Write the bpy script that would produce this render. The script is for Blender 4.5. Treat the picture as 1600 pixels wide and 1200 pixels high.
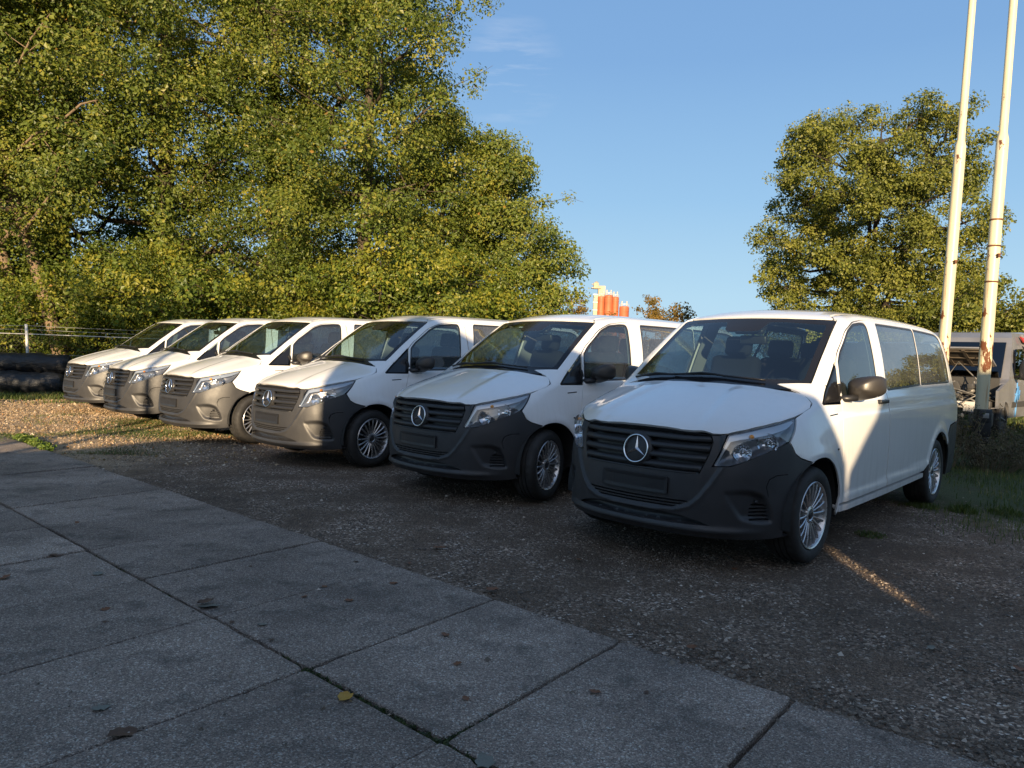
import bpy, bmesh, math, random
import numpy as np
from math import sin, cos, pi, radians, atan2, hypot, sqrt
from mathutils import Vector, Matrix
from mathutils.geometry import delaunay_2d_cdt

# ------------------------------------------------------------------ camera, sky, sun, exposure
scene = bpy.context.scene
for o in list(bpy.data.objects):
    bpy.data.objects.remove(o)
C = bpy.context.collection
EYE = 1.395
PITCH, ROLL, FPX = radians(2.356), radians(1.993), 1164.0
_fw = np.array([0, cos(PITCH), -sin(PITCH)])
_rt0 = np.array([1.0, 0, 0])
_up0 = np.cross(_rt0, _fw)
_rt = _rt0 * cos(ROLL) + _up0 * sin(ROLL)
_up = -_rt0 * sin(ROLL) + _up0 * cos(ROLL)
cam_data = bpy.data.cameras.new('camera')
cam = bpy.data.objects.new('camera', cam_data)
C.objects.link(cam)
cam_data.sensor_width = 36.0
cam_data.lens = 36.0 * FPX / 1600.0
cam_data.clip_start = 0.05
cam_data.clip_end = 6000
M = Matrix.Identity(4)
for i in range(3):
    M[i][0], M[i][1], M[i][2] = _rt[i], _up[i], -_fw[i]
M[0][3], M[1][3], M[2][3] = 0, 0, EYE
cam.matrix_world = M
scene.camera = cam

SUN_EL, SUN_AZ = radians(11.0), radians(3.0)       # the sun stands behind the camera, light travels towards +Y
sdir = Vector((sin(SUN_AZ) * cos(SUN_EL), cos(SUN_AZ) * cos(SUN_EL), -sin(SUN_EL)))
sun_data = bpy.data.lights.new('sun', 'SUN')
sun = bpy.data.objects.new('sun', sun_data)
C.objects.link(sun)
sun.rotation_euler = sdir.to_track_quat('-Z', 'Y').to_euler()
sun_data.energy = 4.9
sun_data.angle = radians(0.53)
sun_data.color = (1.0, 0.76, 0.48)

SKY_GAIN = 3.65
_wd = _fw + _rt * (792 - 800) / FPX + _up * (600 - 112) / FPX
WISP = tuple(_wd / np.linalg.norm(_wd))
world = bpy.data.worlds.new('World')
scene.world = world
world.use_nodes = True
wn, wl = world.node_tree.nodes, world.node_tree.links
wn.clear()
w_out = wn.new('ShaderNodeOutputWorld')
w_bg = wn.new('ShaderNodeBackground')
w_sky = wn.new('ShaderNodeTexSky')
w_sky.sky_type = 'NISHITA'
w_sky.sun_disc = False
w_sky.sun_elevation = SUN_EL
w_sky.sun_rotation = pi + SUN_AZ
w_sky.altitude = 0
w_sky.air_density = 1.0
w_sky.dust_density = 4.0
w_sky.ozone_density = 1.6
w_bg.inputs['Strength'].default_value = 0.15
# pale blue air low over the horizon (the same all round), deep blue above
w_tc = wn.new('ShaderNodeTexCoord')
w_sep = wn.new('ShaderNodeSeparateXYZ')
wl.new(w_tc.outputs['Generated'], w_sep.inputs[0])
w_abs = wn.new('ShaderNodeMath')
w_abs.operation = 'ABSOLUTE'
wl.new(w_sep.outputs['Z'], w_abs.inputs[0])
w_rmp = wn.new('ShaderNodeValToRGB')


def set_ramp(r_, stops_):
    e_ = r_.color_ramp.elements
    while len(e_) < len(stops_):
        e_.new(1.0)
    for i_, (p_, c_) in enumerate(stops_):
        e_[i_].position = p_
        e_[i_].color = c_


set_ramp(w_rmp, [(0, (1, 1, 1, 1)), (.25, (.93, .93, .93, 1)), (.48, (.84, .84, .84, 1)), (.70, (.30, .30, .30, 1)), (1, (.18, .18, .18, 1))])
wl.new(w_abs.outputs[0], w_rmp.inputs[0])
w_col = wn.new('ShaderNodeValToRGB')
set_ramp(w_col, [(0, (.47, .66, .78, 1)), (.08, (.40, .61, .77, 1)), (.2, (.27, .475, .71, 1)), (.36, (.17, .335, .60, 1)), (.6, (.12, .255, .52, 1)), (1, (.085, .19, .43, 1))])
wl.new(w_abs.outputs[0], w_col.inputs[0])
w_gain = wn.new('ShaderNodeVectorMath')
w_gain.operation = 'SCALE'
w_gain.inputs['Scale'].default_value = SKY_GAIN
wl.new(w_col.outputs[0], w_gain.inputs[0])
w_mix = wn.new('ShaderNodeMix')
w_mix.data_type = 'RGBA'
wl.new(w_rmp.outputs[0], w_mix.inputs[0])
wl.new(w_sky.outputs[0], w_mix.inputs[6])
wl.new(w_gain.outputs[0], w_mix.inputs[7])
# a few wisps of cirrus
w_map = wn.new('ShaderNodeMapping')
w_map.inputs['Rotation'].default_value = (0, radians(-18), radians(8))
w_map.inputs['Scale'].default_value = (8, 8, 62)
wl.new(w_tc.outputs['Generated'], w_map.inputs[0])
w_nz = wn.new('ShaderNodeTexNoise')
w_nz.inputs['Scale'].default_value = 1.0
w_nz.inputs['Detail'].default_value = 7
w_nz.inputs['Roughness'].default_value = .62
wl.new(w_map.outputs[0], w_nz.inputs['Vector'])
w_dot = wn.new('ShaderNodeVectorMath')
w_dot.operation = 'DISTANCE'
w_dot.inputs[1].default_value = WISP
wl.new(w_tc.outputs['Generated'], w_dot.inputs[0])
w_m = wn.new('ShaderNodeValToRGB')
w_m.color_ramp.elements[0].position, w_m.color_ramp.elements[0].color = .01, (1, 1, 1, 1)
w_m.color_ramp.elements[1].position, w_m.color_ramp.elements[1].color = .075, (0, 0, 0, 1)
wl.new(w_dot.outputs['Value'], w_m.inputs[0])
w_n2 = wn.new('ShaderNodeValToRGB')
w_n2.color_ramp.elements[0].position, w_n2.color_ramp.elements[0].color = .44, (0, 0, 0, 1)
w_n2.color_ramp.elements[1].position, w_n2.color_ramp.elements[1].color = .80, (.5, .5, .5, 1)
wl.new(w_nz.outputs['Fac'], w_n2.inputs[0])
w_mul = wn.new('ShaderNodeMath')
w_mul.operation = 'MULTIPLY'
wl.new(w_m.outputs[0], w_mul.inputs[0])
wl.new(w_n2.outputs[0], w_mul.inputs[1])
w_mix2 = wn.new('ShaderNodeMix')
w_mix2.data_type = 'RGBA'
wl.new(w_mul.outputs[0], w_mix2.inputs[0])
wl.new(w_mix.outputs[2], w_mix2.inputs[6])
w_mix2.inputs[7].default_value = (.80 * SKY_GAIN, .82 * SKY_GAIN, .86 * SKY_GAIN, 1)
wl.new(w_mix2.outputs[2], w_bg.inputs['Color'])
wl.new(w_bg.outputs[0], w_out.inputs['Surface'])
scene.view_settings.view_transform = 'Standard'
scene.view_settings.look = 'None'
scene.view_settings.gamma = 1.0
scene.view_settings.use_curve_mapping = False
scene.view_settings.exposure = 1.1
scene.cycles.max_bounces = 8
scene.cycles.transparent_max_bounces = 16
scene.cycles.caustics_reflective = False
scene.cycles.caustics_refractive = False
try:
    scene.cycles.use_denoising = True
except Exception:
    pass

rng = np.random.default_rng(7)
random.seed(7)


def pix_ground(x, y, z=0.0):
    d = _fw + _rt * (x - 800) / FPX + _up * (600 - y) / FPX
    t = (z - EYE) / d[2]
    return np.array([0, 0, EYE]) + d * t


def pix_at(x, y, Y):
    d = _fw + _rt * (x - 800) / FPX + _up * (600 - y) / FPX
    return np.array([0, 0, EYE]) + d * (Y / d[1])


# ------------------------------------------------------------------ object helpers
def link_mesh(name, me, mat, parent=None, loc=None, rz=None):
    if mat is not None and len(me.materials) == 0:
        me.materials.append(mat)
    o = bpy.data.objects.new(name, me)
    C.objects.link(o)
    if parent is not None:
        o.parent = parent
    if loc is not None:
        o.location = loc
    if rz is not None:
        o.rotation_euler = (0, 0, rz)
    return o


def np_mesh(name, verts, faces, smooth=False, tint=None):
    """faces: (n,k) int array of one size, or list of lists"""
    me = bpy.data.meshes.new(name)
    verts = np.asarray(verts, dtype=np.float32)
    if isinstance(faces, np.ndarray):
        n, k = faces.shape
        me.vertices.add(len(verts))
        me.vertices.foreach_set('co', verts.ravel())
        me.loops.add(n * k)
        me.loops.foreach_set('vertex_index', faces.astype(np.int32).ravel())
        me.polygons.add(n)
        me.polygons.foreach_set('loop_start', np.arange(0, n * k, k, dtype=np.int32))
        me.update(calc_edges=True)
    else:
        me.from_pydata([tuple(v) for v in verts], [], faces)
        me.update()
    me.polygons.foreach_set('use_smooth', np.full(len(me.polygons), bool(smooth)))
    if tint is not None:
        a = me.attributes.new('tint', 'FLOAT', 'POINT')
        a.data.foreach_set('value', np.asarray(tint, dtype=np.float32))
    return me


def empty(name, loc=(0, 0, 0), rz=0.0):
    o = bpy.data.objects.new(name, None)
    C.objects.link(o)
    o.location = loc
    o.rotation_euler = (0, 0, rz)
    return o


def tag(o, label=None, cat=None, group=None, kind=None):
    if label:
        o['label'] = label
    if cat:
        o['category'] = cat
    if group:
        o['group'] = group
    if kind:
        o['kind'] = kind
    return o


class MB:
    """collects primitives, builds ONE mesh"""
    def __init__(s):
        s.v, s.f, s.sm = [], [], []

    def add(s, verts, faces, smooth=False):
        n = len(s.v)
        s.v += [tuple(map(float, v)) for v in verts]
        s.f += [tuple(int(i) + n for i in f) for f in faces]
        s.sm += [smooth] * len(faces)
        return s

    def box(s, c, d, rot=None, bev=0.0):
        x, y, z = d[0] / 2, d[1] / 2, d[2] / 2
        if bev <= 0:
            vs = [(a * x, b * y, e * z) for a in (-1, 1) for b in (-1, 1) for e in (-1, 1)]
            fs = [(0, 1, 3, 2), (4, 6, 7, 5), (0, 4, 5, 1), (2, 3, 7, 6), (0, 2, 6, 4), (1, 5, 7, 3)]
        else:
            bm = bmesh.new()
            bmesh.ops.create_cube(bm, size=1)
            bmesh.ops.scale(bm, vec=d, verts=bm.verts)
            bmesh.ops.bevel(bm, geom=bm.edges[:], offset=bev, segments=3, profile=.5, affect='EDGES')
            bm.verts.index_update()
            vs = [v.co[:] for v in bm.verts]
            fs = [[v.index for v in f.verts] for f in bm.faces]
            bm.free()
        m = Matrix.Identity(3) if rot is None else rot
        s.add([Vector(c) + m @ Vector(v) for v in vs], fs, bev > 0)
        return s

    def tube(s, pts, r, n=8, cap=True, smooth=True):
        pts = [Vector(p) for p in pts]
        rs = r if isinstance(r, (list, tuple, np.ndarray)) else [r] * len(pts)
        vs, fs = [], []
        ref = None
        for i, p in enumerate(pts):
            t = (pts[min(i + 1, len(pts) - 1)] - pts[max(i - 1, 0)])
            if t.length < 1e-9:
                t = Vector((0, 0, 1))
            t.normalize()
            if ref is None:
                ref = t.orthogonal().normalized()
            ref = (ref - t * ref.dot(t))
            if ref.length < 1e-6:
                ref = t.orthogonal()
            ref.normalize()
            b = t.cross(ref)
            for k in range(n):
                a = 2 * pi * k / n
                vs.append(p + (ref * cos(a) + b * sin(a)) * float(rs[i]))
        for i in range(len(pts) - 1):
            for k in range(n):
                a, b2 = i * n + k, i * n + (k + 1) % n
                fs.append((a, b2, b2 + n, a + n))
        if cap:
            fs.append(tuple(range(n - 1, -1, -1)))
            fs.append(tuple(range((len(pts) - 1) * n, len(pts) * n)))
        s.add(vs, fs, smooth)
        return s

    def lathe(s, prof, axis='y', n=40, c=(0, 0, 0), smooth=True, close=False):
        """prof: (radius, along)"""
        vs, fs = [], []
        for (r, h) in prof:
            for k in range(n):
                a = 2 * pi * k / n
                u, w = r * cos(a), r * sin(a)
                vs.append((c[0] + u, c[1] + h, c[2] + w) if axis == 'y' else ((c[0] + u, c[1] + w, c[2] + h) if axis == 'z' else (c[0] + h, c[1] + u, c[2] + w)))
        m = len(prof)
        for i in range(m if close else m - 1):
            for k in range(n):
                a, b = i * n + k, i * n + (k + 1) % n
                j = ((i + 1) % m) * n
                fs.append((a, j + k, j + (k + 1) % n, b))
        s.add(vs, fs, smooth)
        return s

    def ellipsoid(s, c, d, nu=14, nv=10, e=1.0, rot=None):
        vs, fs = [], []
        sg = lambda q: math.copysign(abs(q) ** e, q)
        m = Matrix.Identity(3) if rot is None else rot
        for j in range(nv + 1):
            b = -pi / 2 + pi * j / nv
            for i in range(nu):
                a = 2 * pi * i / nu
                vs.append(Vector(c) + m @ Vector((d[0] * sg(cos(a)) * sg(cos(b)), d[1] * sg(sin(a)) * sg(cos(b)), d[2] * sg(sin(b)))))
        for j in range(nv):
            for i in range(nu):
                a, b = j * nu + i, j * nu + (i + 1) % nu
                fs.append((a, b, b + nu, a + nu))
        s.add(vs, fs, True)
        return s

    def mesh(s, name='m'):
        me = bpy.data.meshes.new(name)
        me.from_pydata(s.v, [], s.f)
        me.polygons.foreach_set('use_smooth', s.sm)
        bm = bmesh.new()
        bm.from_mesh(me)
        bmesh.ops.recalc_face_normals(bm, faces=bm.faces)
        bm.to_mesh(me)
        bm.free()
        me.update()
        return me

    def build(s, name, mat, parent=None, loc=None, rz=None, sharp=None):
        me = s.mesh(name)
        if sharp is not None:
            me.set_sharp_from_angle(angle=radians(sharp))
        return link_mesh(name, me, mat, parent, loc, rz)


# ------------------------------------------------------------------ materials
MATS = {}


class NT:
    def __init__(s, name):
        s.m = bpy.data.materials.new(name)
        s.m.use_nodes = True
        s.n, s.l = s.m.node_tree.nodes, s.m.node_tree.links
        s.n.clear()
        s.out = s.n.new('ShaderNodeOutputMaterial')

    def node(s, t, **kw):
        n = s.n.new(t)
        for k, v in kw.items():
            if k.startswith('i_'):
                key = k[2:].replace('_', ' ')
                n.inputs[key].default_value = v
            else:
                setattr(n, k, v)
        return n

    def link(s, a, b):
        s.l.new(a, b)

    def obj(s):
        return s.node('ShaderNodeTexCoord').outputs['Object']

    def pos(s):
        return s.node('ShaderNodeNewGeometry').outputs['Position']

    def mapping(s, vec, scale=(1, 1, 1), loc=(0, 0, 0), rot=(0, 0, 0)):
        m = s.node('ShaderNodeMapping')
        m.inputs['Scale'].default_value = scale
        m.inputs['Location'].default_value = loc
        m.inputs['Rotation'].default_value = rot
        s.link(vec, m.inputs['Vector'])
        return m.outputs[0]

    def noise(s, vec, scale, detail=4, rough=.55, dist=0):
        n = s.node('ShaderNodeTexNoise')
        n.inputs['Scale'].default_value = scale
        n.inputs['Detail'].default_value = detail
        n.inputs['Roughness'].default_value = rough
        n.inputs['Distortion'].default_value = dist
        s.link(vec, n.inputs['Vector'])
        return n.outputs['Fac']

    def voro(s, vec, scale, feature='F1', out='Distance', rand=1.0):
        n = s.node('ShaderNodeTexVoronoi')
        n.feature = feature
        n.inputs['Scale'].default_value = scale
        n.inputs['Randomness'].default_value = rand
        s.link(vec, n.inputs['Vector'])
        return n.outputs[out]

    def ramp(s, fac, stops, interp='LINEAR'):
        r = s.node('ShaderNodeValToRGB')
        r.color_ramp.interpolation = interp
        e = r.color_ramp.elements
        while len(e) < len(stops):
            e.new(.5)
        for q, (p, c) in zip(e, stops):
            q.position = p
            q.color = (c, c, c, 1) if isinstance(c, (int, float)) else (*c, 1)
        s.link(fac, r.inputs['Fac'])
        return r.outputs['Color']

    def mix(s, fac, a, b, mode='MIX'):
        n = s.node('ShaderNodeMix')
        n.data_type = 'RGBA'
        n.blend_type = mode
        for idx, q in ((0, fac), (6, a), (7, b)):
            if hasattr(q, 'links') or hasattr(q, 'is_linked'):
                s.link(q, n.inputs[idx])
            elif isinstance(q, (int, float)):
                n.inputs[idx].default_value = q if idx == 0 else (q, q, q, 1)
            else:
                n.inputs[idx].default_value = (*q, 1)
        return n.outputs[2]

    def math(s, op, a, b=None):
        n = s.node('ShaderNodeMath')
        n.operation = op
        for i, q in enumerate((a, b)):
            if q is None:
                continue
            if isinstance(q, (int, float)):
                n.inputs[i].default_value = q
            else:
                s.link(q, n.inputs[i])
        return n.outputs[0]

    def bump(s, h, strength=.3, dist=.01, prev=None):
        n = s.node('ShaderNodeBump')
        n.inputs['Strength'].default_value = strength
        n.inputs['Distance'].default_value = dist
        s.link(h, n.inputs['Height'])
        if prev is not None:
            s.link(prev, n.inputs['Normal'])
        return n.outputs[0]

    def pbsdf(s, color=None, rough=.5, metal=0.0, spec=.5, coat=0.0, normal=None, emit=None):
        b = s.node('ShaderNodeBsdfPrincipled')
        for key, q in (('Base Color', color), ('Roughness', rough), ('Metallic', metal), ('Specular IOR Level', spec), ('Coat Weight', coat)):
            if q is None:
                continue
            if isinstance(q, (int, float)):
                b.inputs[key].default_value = q if key != 'Base Color' else (q, q, q, 1)
            elif isinstance(q, tuple):
                b.inputs[key].default_value = (*q, 1)
            else:
                s.link(q, b.inputs[key])
        b.inputs['Coat Roughness'].default_value = .04
        if normal is not None:
            s.link(normal, b.inputs['Normal'])
        return b

    def done(s, b):
        s.link(b.outputs[0], s.out.inputs['Surface'])
        return s.m


def simple(name, col, rough=.5, metal=0, coat=0, bump=0, bscale=60, var=0.12, vscale=3.0, spec=.5):
    """one surface with a little colour and roughness variation"""
    t = NT(name)
    o = t.obj()
    n1 = t.noise(o, vscale, 5)
    c = t.mix(1.0, tuple(col) if not isinstance(col, (int, float)) else (col,) * 3, t.ramp(n1, [(.3, 1 - var), (.7, 1 + var * .3)]), 'MULTIPLY')
    nrm = t.bump(t.noise(o, bscale, 3), bump, .004) if bump else None
    r = t.ramp(t.noise(o, vscale * 2.3, 4), [(.3, max(rough - .07, .0)), (.7, min(rough + .07, 1))])
    return t.done(t.pbsdf(c, r, metal, spec, coat, nrm))


def mat_paint():
    t = NT('van_white_paint')
    o = t.obj()
    # dried rain streaks and road film low on the sides
    st = t.noise(t.mapping(o, (9, 9, .7)), 2.2, 5, .6)
    sep = t.node('ShaderNodeSeparateXYZ')
    t.link(o, sep.inputs[0])
    low = t.ramp(sep.outputs['Z'], [(.25, 1.0), (1.0, 0.15)])
    dirt = t.math('MULTIPLY', t.ramp(st, [(.47, 0.0), (.72, 1.0)]), low)
    film = t.ramp(t.noise(o, 3.0, 4), [(.4, 0), (.8, .25)])
    c = t.mix(t.math('MULTIPLY', dirt, .30), (.81, .808, .80), (.33, .31, .28))
    c = t.mix(t.math('MULTIPLY', film, .3), c, (.58, .56, .52))
    rough = t.math('ADD', t.math('MULTIPLY', dirt, .3), .36)
    b = t.pbsdf(c, rough, 0, .5, 1.0)
    b.inputs['Coat Roughness'].default_value = .05
    return t.done(b)


def mat_glass(name, tint=(.62, .70, .66), fog=0.0, fscale=5.0, rough=0.0, streak=True, low=None):
    t = NT(name)
    o = t.obj()
    tr = t.node('ShaderNodeBsdfTransparent')
    tr.inputs[0].default_value = (*tint, 1)
    gl = t.node('ShaderNodeBsdfGlossy')
    gl.inputs['Roughness'].default_value = rough
    gl.inputs['Color'].default_value = (1, 1, 1, 1)
    fr = t.node('ShaderNodeFresnel')
    ge = t.node('ShaderNodeNewGeometry')
    ior = t.node('ShaderNodeMapRange')          # the same reflection from either side of the pane
    ior.inputs['To Min'].default_value = 1.95
    ior.inputs['To Max'].default_value = 1 / 1.95
    t.link(ge.outputs['Backfacing'], ior.inputs['Value'])
    t.link(ior.outputs[0], fr.inputs['IOR'])
    base = tr.outputs[0]
    if fog > 0:
        df = t.node('ShaderNodeBsdfDiffuse')
        df.inputs[0].default_value = (.80, .81, .80, 1)
        tl = t.node('ShaderNodeBsdfTranslucent')
        tl.inputs[0].default_value = (.80, .81, .80, 1)
        mm = t.node('ShaderNodeMixShader')
        mm.inputs[0].default_value = .55
        t.link(df.outputs[0], mm.inputs[1])
        t.link(tl.outputs[0], mm.inputs[2])
        n1 = t.noise(o, fscale * .35, 3)
        n2 = t.noise(t.mapping(o, (14, 14, 1.1)) if streak else o, fscale * .8, 5, .65)
        n3 = t.voro(o, 90)
        f = t.math('ADD', t.math('MULTIPLY', n1, .9), t.math('MULTIPLY', n2, .9))
        f = t.ramp(f, [(.55, .25), (1.15, 1.0)])
        f = t.math('MULTIPLY', f, t.ramp(n3, [(.1, .75), (.5, 1.0)]))
        if low is not None:
            sep = t.node('ShaderNodeSeparateXYZ')
            t.link(o, sep.inputs[0])
            f = t.math('MULTIPLY', f, t.ramp(sep.outputs['Z'], [(low[0], 1.0), (low[1], .25)]))
        f = t.math('MULTIPLY', f, fog)
        m2 = t.node('ShaderNodeMixShader')
        t.link(f, m2.inputs[0])
        t.link(tr.outputs[0], m2.inputs[1])
        t.link(mm.outputs[0], m2.inputs[2])
        base = m2.outputs[0]
    mx = t.node('ShaderNodeMixShader')
    t.link(fr.outputs[0], mx.inputs[0])
    t.link(base, mx.inputs[1])
    t.link(gl.outputs[0], mx.inputs[2])
    t.link(mx.outputs[0], t.out.inputs['Surface'])
    return t.m


def mat_leaf(name, cols, trans=.35, rough=.45):
    """cols: colour stops over the per-leaf tint attribute"""
    t = NT(name)
    a = t.node('ShaderNodeAttribute')
    a.attribute_name = 'tint'
    c = t.ramp(a.outputs['Fac'], cols)
    b = t.pbsdf(c, rough, 0, .4)
    tl = t.node('ShaderNodeBsdfTranslucent')
    t.link(t.mix(1.0, c, (1.15, 1.25, .55), 'MULTIPLY'), tl.inputs[0])
    m = t.node('ShaderNodeMixShader')
    m.inputs[0].default_value = trans
    t.link(b.outputs[0], m.inputs[1])
    t.link(tl.outputs[0], m.inputs[2])
    t.link(m.outputs[0], t.out.inputs['Surface'])
    return t.m


def mat_bark(name, col):
    t = NT(name)
    o = t.obj()
    n = t.noise(t.mapping(o, (1, 1, .25)), 18, 6, .65)
    c = t.mix(1, col, t.ramp(n, [(.3, .55), (.7, 1.25)]), 'MULTIPLY')
    return t.done(t.pbsdf(c, .9, 0, .2, 0, t.bump(n, .7, .02)))
# ------------------------------------------------------------------ van body surface (metres, x forward from the front axle, y to the van's left, z up)
def spl(xs, ys):
    xs = np.array(xs, float)
    ys = np.array(ys, float)
    h = np.diff(xs)
    d = np.diff(ys) / h
    m = np.zeros_like(xs)
    for i in range(1, len(xs) - 1):
        if d[i - 1] * d[i] > 0:
            w1, w2 = 2 * h[i] + h[i - 1], h[i] + 2 * h[i - 1]
            m[i] = (w1 + w2) / (w1 / d[i - 1] + w2 / d[i])
    m[0], m[-1] = d[0], d[-1]
    X = np.linspace(xs[0], xs[-1], 1600)
    k = np.clip(np.searchsorted(xs, X) - 1, 0, len(h) - 1)
    t = (X - xs[k]) / h[k]
    Y = (2*t**3-3*t**2+1)*ys[k] + (t**3-2*t**2+t)*h[k]*m[k] + (-2*t**3+3*t**2)*ys[k+1] + (t**3-t**2)*h[k]*m[k+1]
    return lambda q: np.interp(q, X, Y)


def sst(a, b, x):
    t = np.clip((x - a) / (b - a), 0, 1)
    return t * t * (3 - 2 * t)


def smax(a, b, k):
    return np.maximum(a, b) + np.maximum(k - np.abs(a - b), 0) ** 2 / (4 * k)


WB = -3.272
ztop = spl([-4.6, -4.3, -4.0, -3.5, -2.5, -1.7, -1.25, -1.02, -.90, -.80, -.45, -.06, .02, .12, .30, .55, .70, .80, .88, 1.0],
           [1.66, 1.78, 1.835, 1.868, 1.885, 1.878, 1.858, 1.828, 1.795, 1.736, 1.500, 1.236, 1.205, 1.178, 1.128, 1.050, .990, .940, .88, .72])
xfr = spl([0, .18, .25, .35, .5, .62, .76, .85, .93, 1.0, 1.1, 1.3], [.74, .81, .85, .872, .882, .880, .862, .842, .815, .77, .66, .3])
plan = spl([0, .12, .26, .4, .5, .6, .68, .75, .82, .88, .93, 1.0, 1.3], [0, .003, .016, .046, .085, .142, .205, .280, .375, .490, .63, .9, 2.6])
Wz = spl([0, .2, .28, .35, .5, .75, .95, 1.08, 1.2, 1.3, 1.5, 1.72, 1.8, 1.95], [.86, .905, .93, .94, .953, .960, .957, .945, .905, .882, .832, .764, .738, .68])
nar = spl([-4.6, -4.2, -3.6, -1.7, -.9, -.5, -.2, .1, .3, .6, 1.2], [.06, .035, .008, 0, .010, .028, .056, .08, .11, .16, .3])
xre = spl([0, .3, 1.0, 1.25, 1.7, 1.9], [-4.22, -4.25, -4.28, -4.26, -4.17, -4.06])


def sdf(P):
    x, y, z = P[:, 0], np.abs(P[:, 1]), P[:, 2]
    xp = x + .17 * y * y
    e = .004
    s = (ztop(xp + e) - ztop(xp - e)) / (2 * e)
    hz = sst(-.1, .1, xp)
    crown = (.055 * (1 - hz) + .075 * hz) * (y / .8) ** 2
    hood = hz * (.016 * sst(.36, .45, y - .16 * (x - .7)) - .010 * sst(.50, .66, y - .10 * (x - .7)))
    roof = .006 * sst(.50, .46, y) * sst(-1.0, -1.2, x) - .006 * sst(.585, .60, y) * sst(.64, .62, y) * sst(-1.0, -1.2, x)
    top = (z - (ztop(xp) - crown + hood + roof)) / np.sqrt(1 + s * s)
    xl = xfr(z) - plan(y)
    sp = (plan(y + .01) - plan(y - .01)) / .02
    sz = (xfr(z + .01) - xfr(z - .01)) / .02
    fr = (x - xl) / np.sqrt(1 + sp * sp + sz * sz)
    kz = sst(.75, 1.12, z)
    W = Wz(z) - nar(x) * np.where(x > -1.7, kz, 1)
    for cx in (0, WB):
        rr = np.hypot(x - cx, z - .345)
        W = W + .012 * np.exp(-((rr - .43) / .045) ** 2) * (z > .2)
    zl = .42 + .05 * sst(-.6, -2.8, x)
    act = sst(-.42, -.56, x) * sst(-2.95, -2.75, x)
    W = W + .016 * act * sst(zl + .04, zl - .02, z)
    zb = 1.03 + .025 * sst(-.5, -3.5, x)
    W = W - .009 * sst(zb - .035, zb + .015, z) * sst(-.25, -.5, x) + .007 * sst(zb + .02, zb + .10, z) * sst(-.25, -.5, x)
    sl = (Wz(z + .01) - Wz(z - .01)) / .02
    sd = (y - W) / np.sqrt(1 + sl * sl)
    re = -(x - (xre(z) + .10 * (y / .9) ** 3))
    d = smax(top, fr, .06)
    d = smax(d, sd, .05 + .07 * sst(-.9, -1.3, x) + .03 * sst(.1, .3, x))
    d = smax(d, re, .10)
    return np.maximum(d, .16 - z)


def grad(P, e=.003):
    g = np.empty_like(P)
    for k in range(3):
        q = P.copy()
        q[:, k] += e
        r = P.copy()
        r[:, k] -= e
        g[:, k] = sdf(q) - sdf(r)
    n = np.linalg.norm(g, axis=1, keepdims=True)
    n[n == 0] = 1
    return g / n


def cast(O, D, tmax=2.6, steps=90):
    n = len(O)
    hit = np.zeros(n, bool)
    tl = np.zeros(n)
    th = np.full(n, float(tmax))
    ts = np.linspace(0, tmax, steps)
    for a, b in zip(ts[:-1], ts[1:]):
        f = sdf(O + D * b)
        new = (~hit) & (f <= 0)
        tl[new] = a
        th[new] = b
        hit |= new
        if hit.all():
            break
    for _ in range(18):
        m = (tl + th) / 2
        ins = sdf(O + D * m[:, None]) <= 0
        th = np.where(ins, m, th)
        tl = np.where(ins, tl, m)
    return O + D * th[:, None]


XC, ZC = -.25, .9        # centres of the radial charts


def chart(c, ab):
    """2D chart coordinates -> points on the body. wrap: (radians round the nose * 1.1, z); sec: (x, radians round the body * 0.9)"""
    ab = np.atleast_2d(np.array(ab, float))
    a, b = ab[:, 0], ab[:, 1]
    o = np.zeros_like(a)
    if c == 'side':
        O, D = np.stack([a, o + 1.3, b], 1), np.stack([o, o - 1, o], 1)
    elif c == 'front':
        O, D = np.stack([o + 1.4, a, b], 1), np.stack([o - 1, o, o], 1)
    elif c == 'top':
        O, D = np.stack([a, b, o + 2.4], 1), np.stack([o, o, o - 1], 1)
    elif c == 'rear':
        O, D = np.stack([o - 5.4, a, b], 1), np.stack([o + 1, o, o], 1)
    elif c == 'wrap':
        th = a / 1.1
        d = np.stack([np.cos(th), np.sin(th), o], 1)
        O, D = np.stack([o + XC, o, b], 1) + d * 2.2, -d
    elif c == 'sec':
        ph = b / .9
        d = np.stack([o, np.cos(ph), np.sin(ph)], 1)
        O, D = np.stack([a, o, o + ZC], 1) + d * 1.9, -d
    return cast(O, D)


def inv(c, P):
    P = np.atleast_2d(np.array(P, float))
    x, y, z = P.T
    return {'side': lambda: np.stack([x, z], 1), 'front': lambda: np.stack([y, z], 1), 'rear': lambda: np.stack([y, z], 1),
            'top': lambda: np.stack([x, y], 1), 'wrap': lambda: np.stack([np.arctan2(y, x - XC) * 1.1, z], 1),
            'sec': lambda: np.stack([x, np.arctan2(z - ZC, y) * .9], 1)}[c]()


def W(th, z):
    return (radians(th) * 1.1, z)


def conv(src, dst, pts, h=.035):
    """an open outline drawn in one chart, finely divided and carried to another"""
    q = np.asarray(pts, float)
    out = []
    for A, B in zip(q[:-1], q[1:]):
        n = max(1, int(np.ceil(np.linalg.norm(B - A) / h)))
        out += [A + (B - A) * k / n for k in range(n)]
    out.append(q[-1])
    return [tuple(p) for p in inv(dst, chart(src, np.array(out)))]


def side2sec(pts):
    return inv('sec', chart('side', pts))


def in_poly(p, poly):
    x, y = p[:, 0], p[:, 1]
    r = np.zeros(len(p), bool)
    q = np.asarray(poly)
    for (x1, y1), (x2, y2) in zip(q, np.roll(q, -1, 0)):
        c = (y1 > y) != (y2 > y)
        if y1 != y2:
            r ^= c & (x < (x2 - x1) * (y - y1) / (y2 - y1) + x1)
    return r


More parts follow.
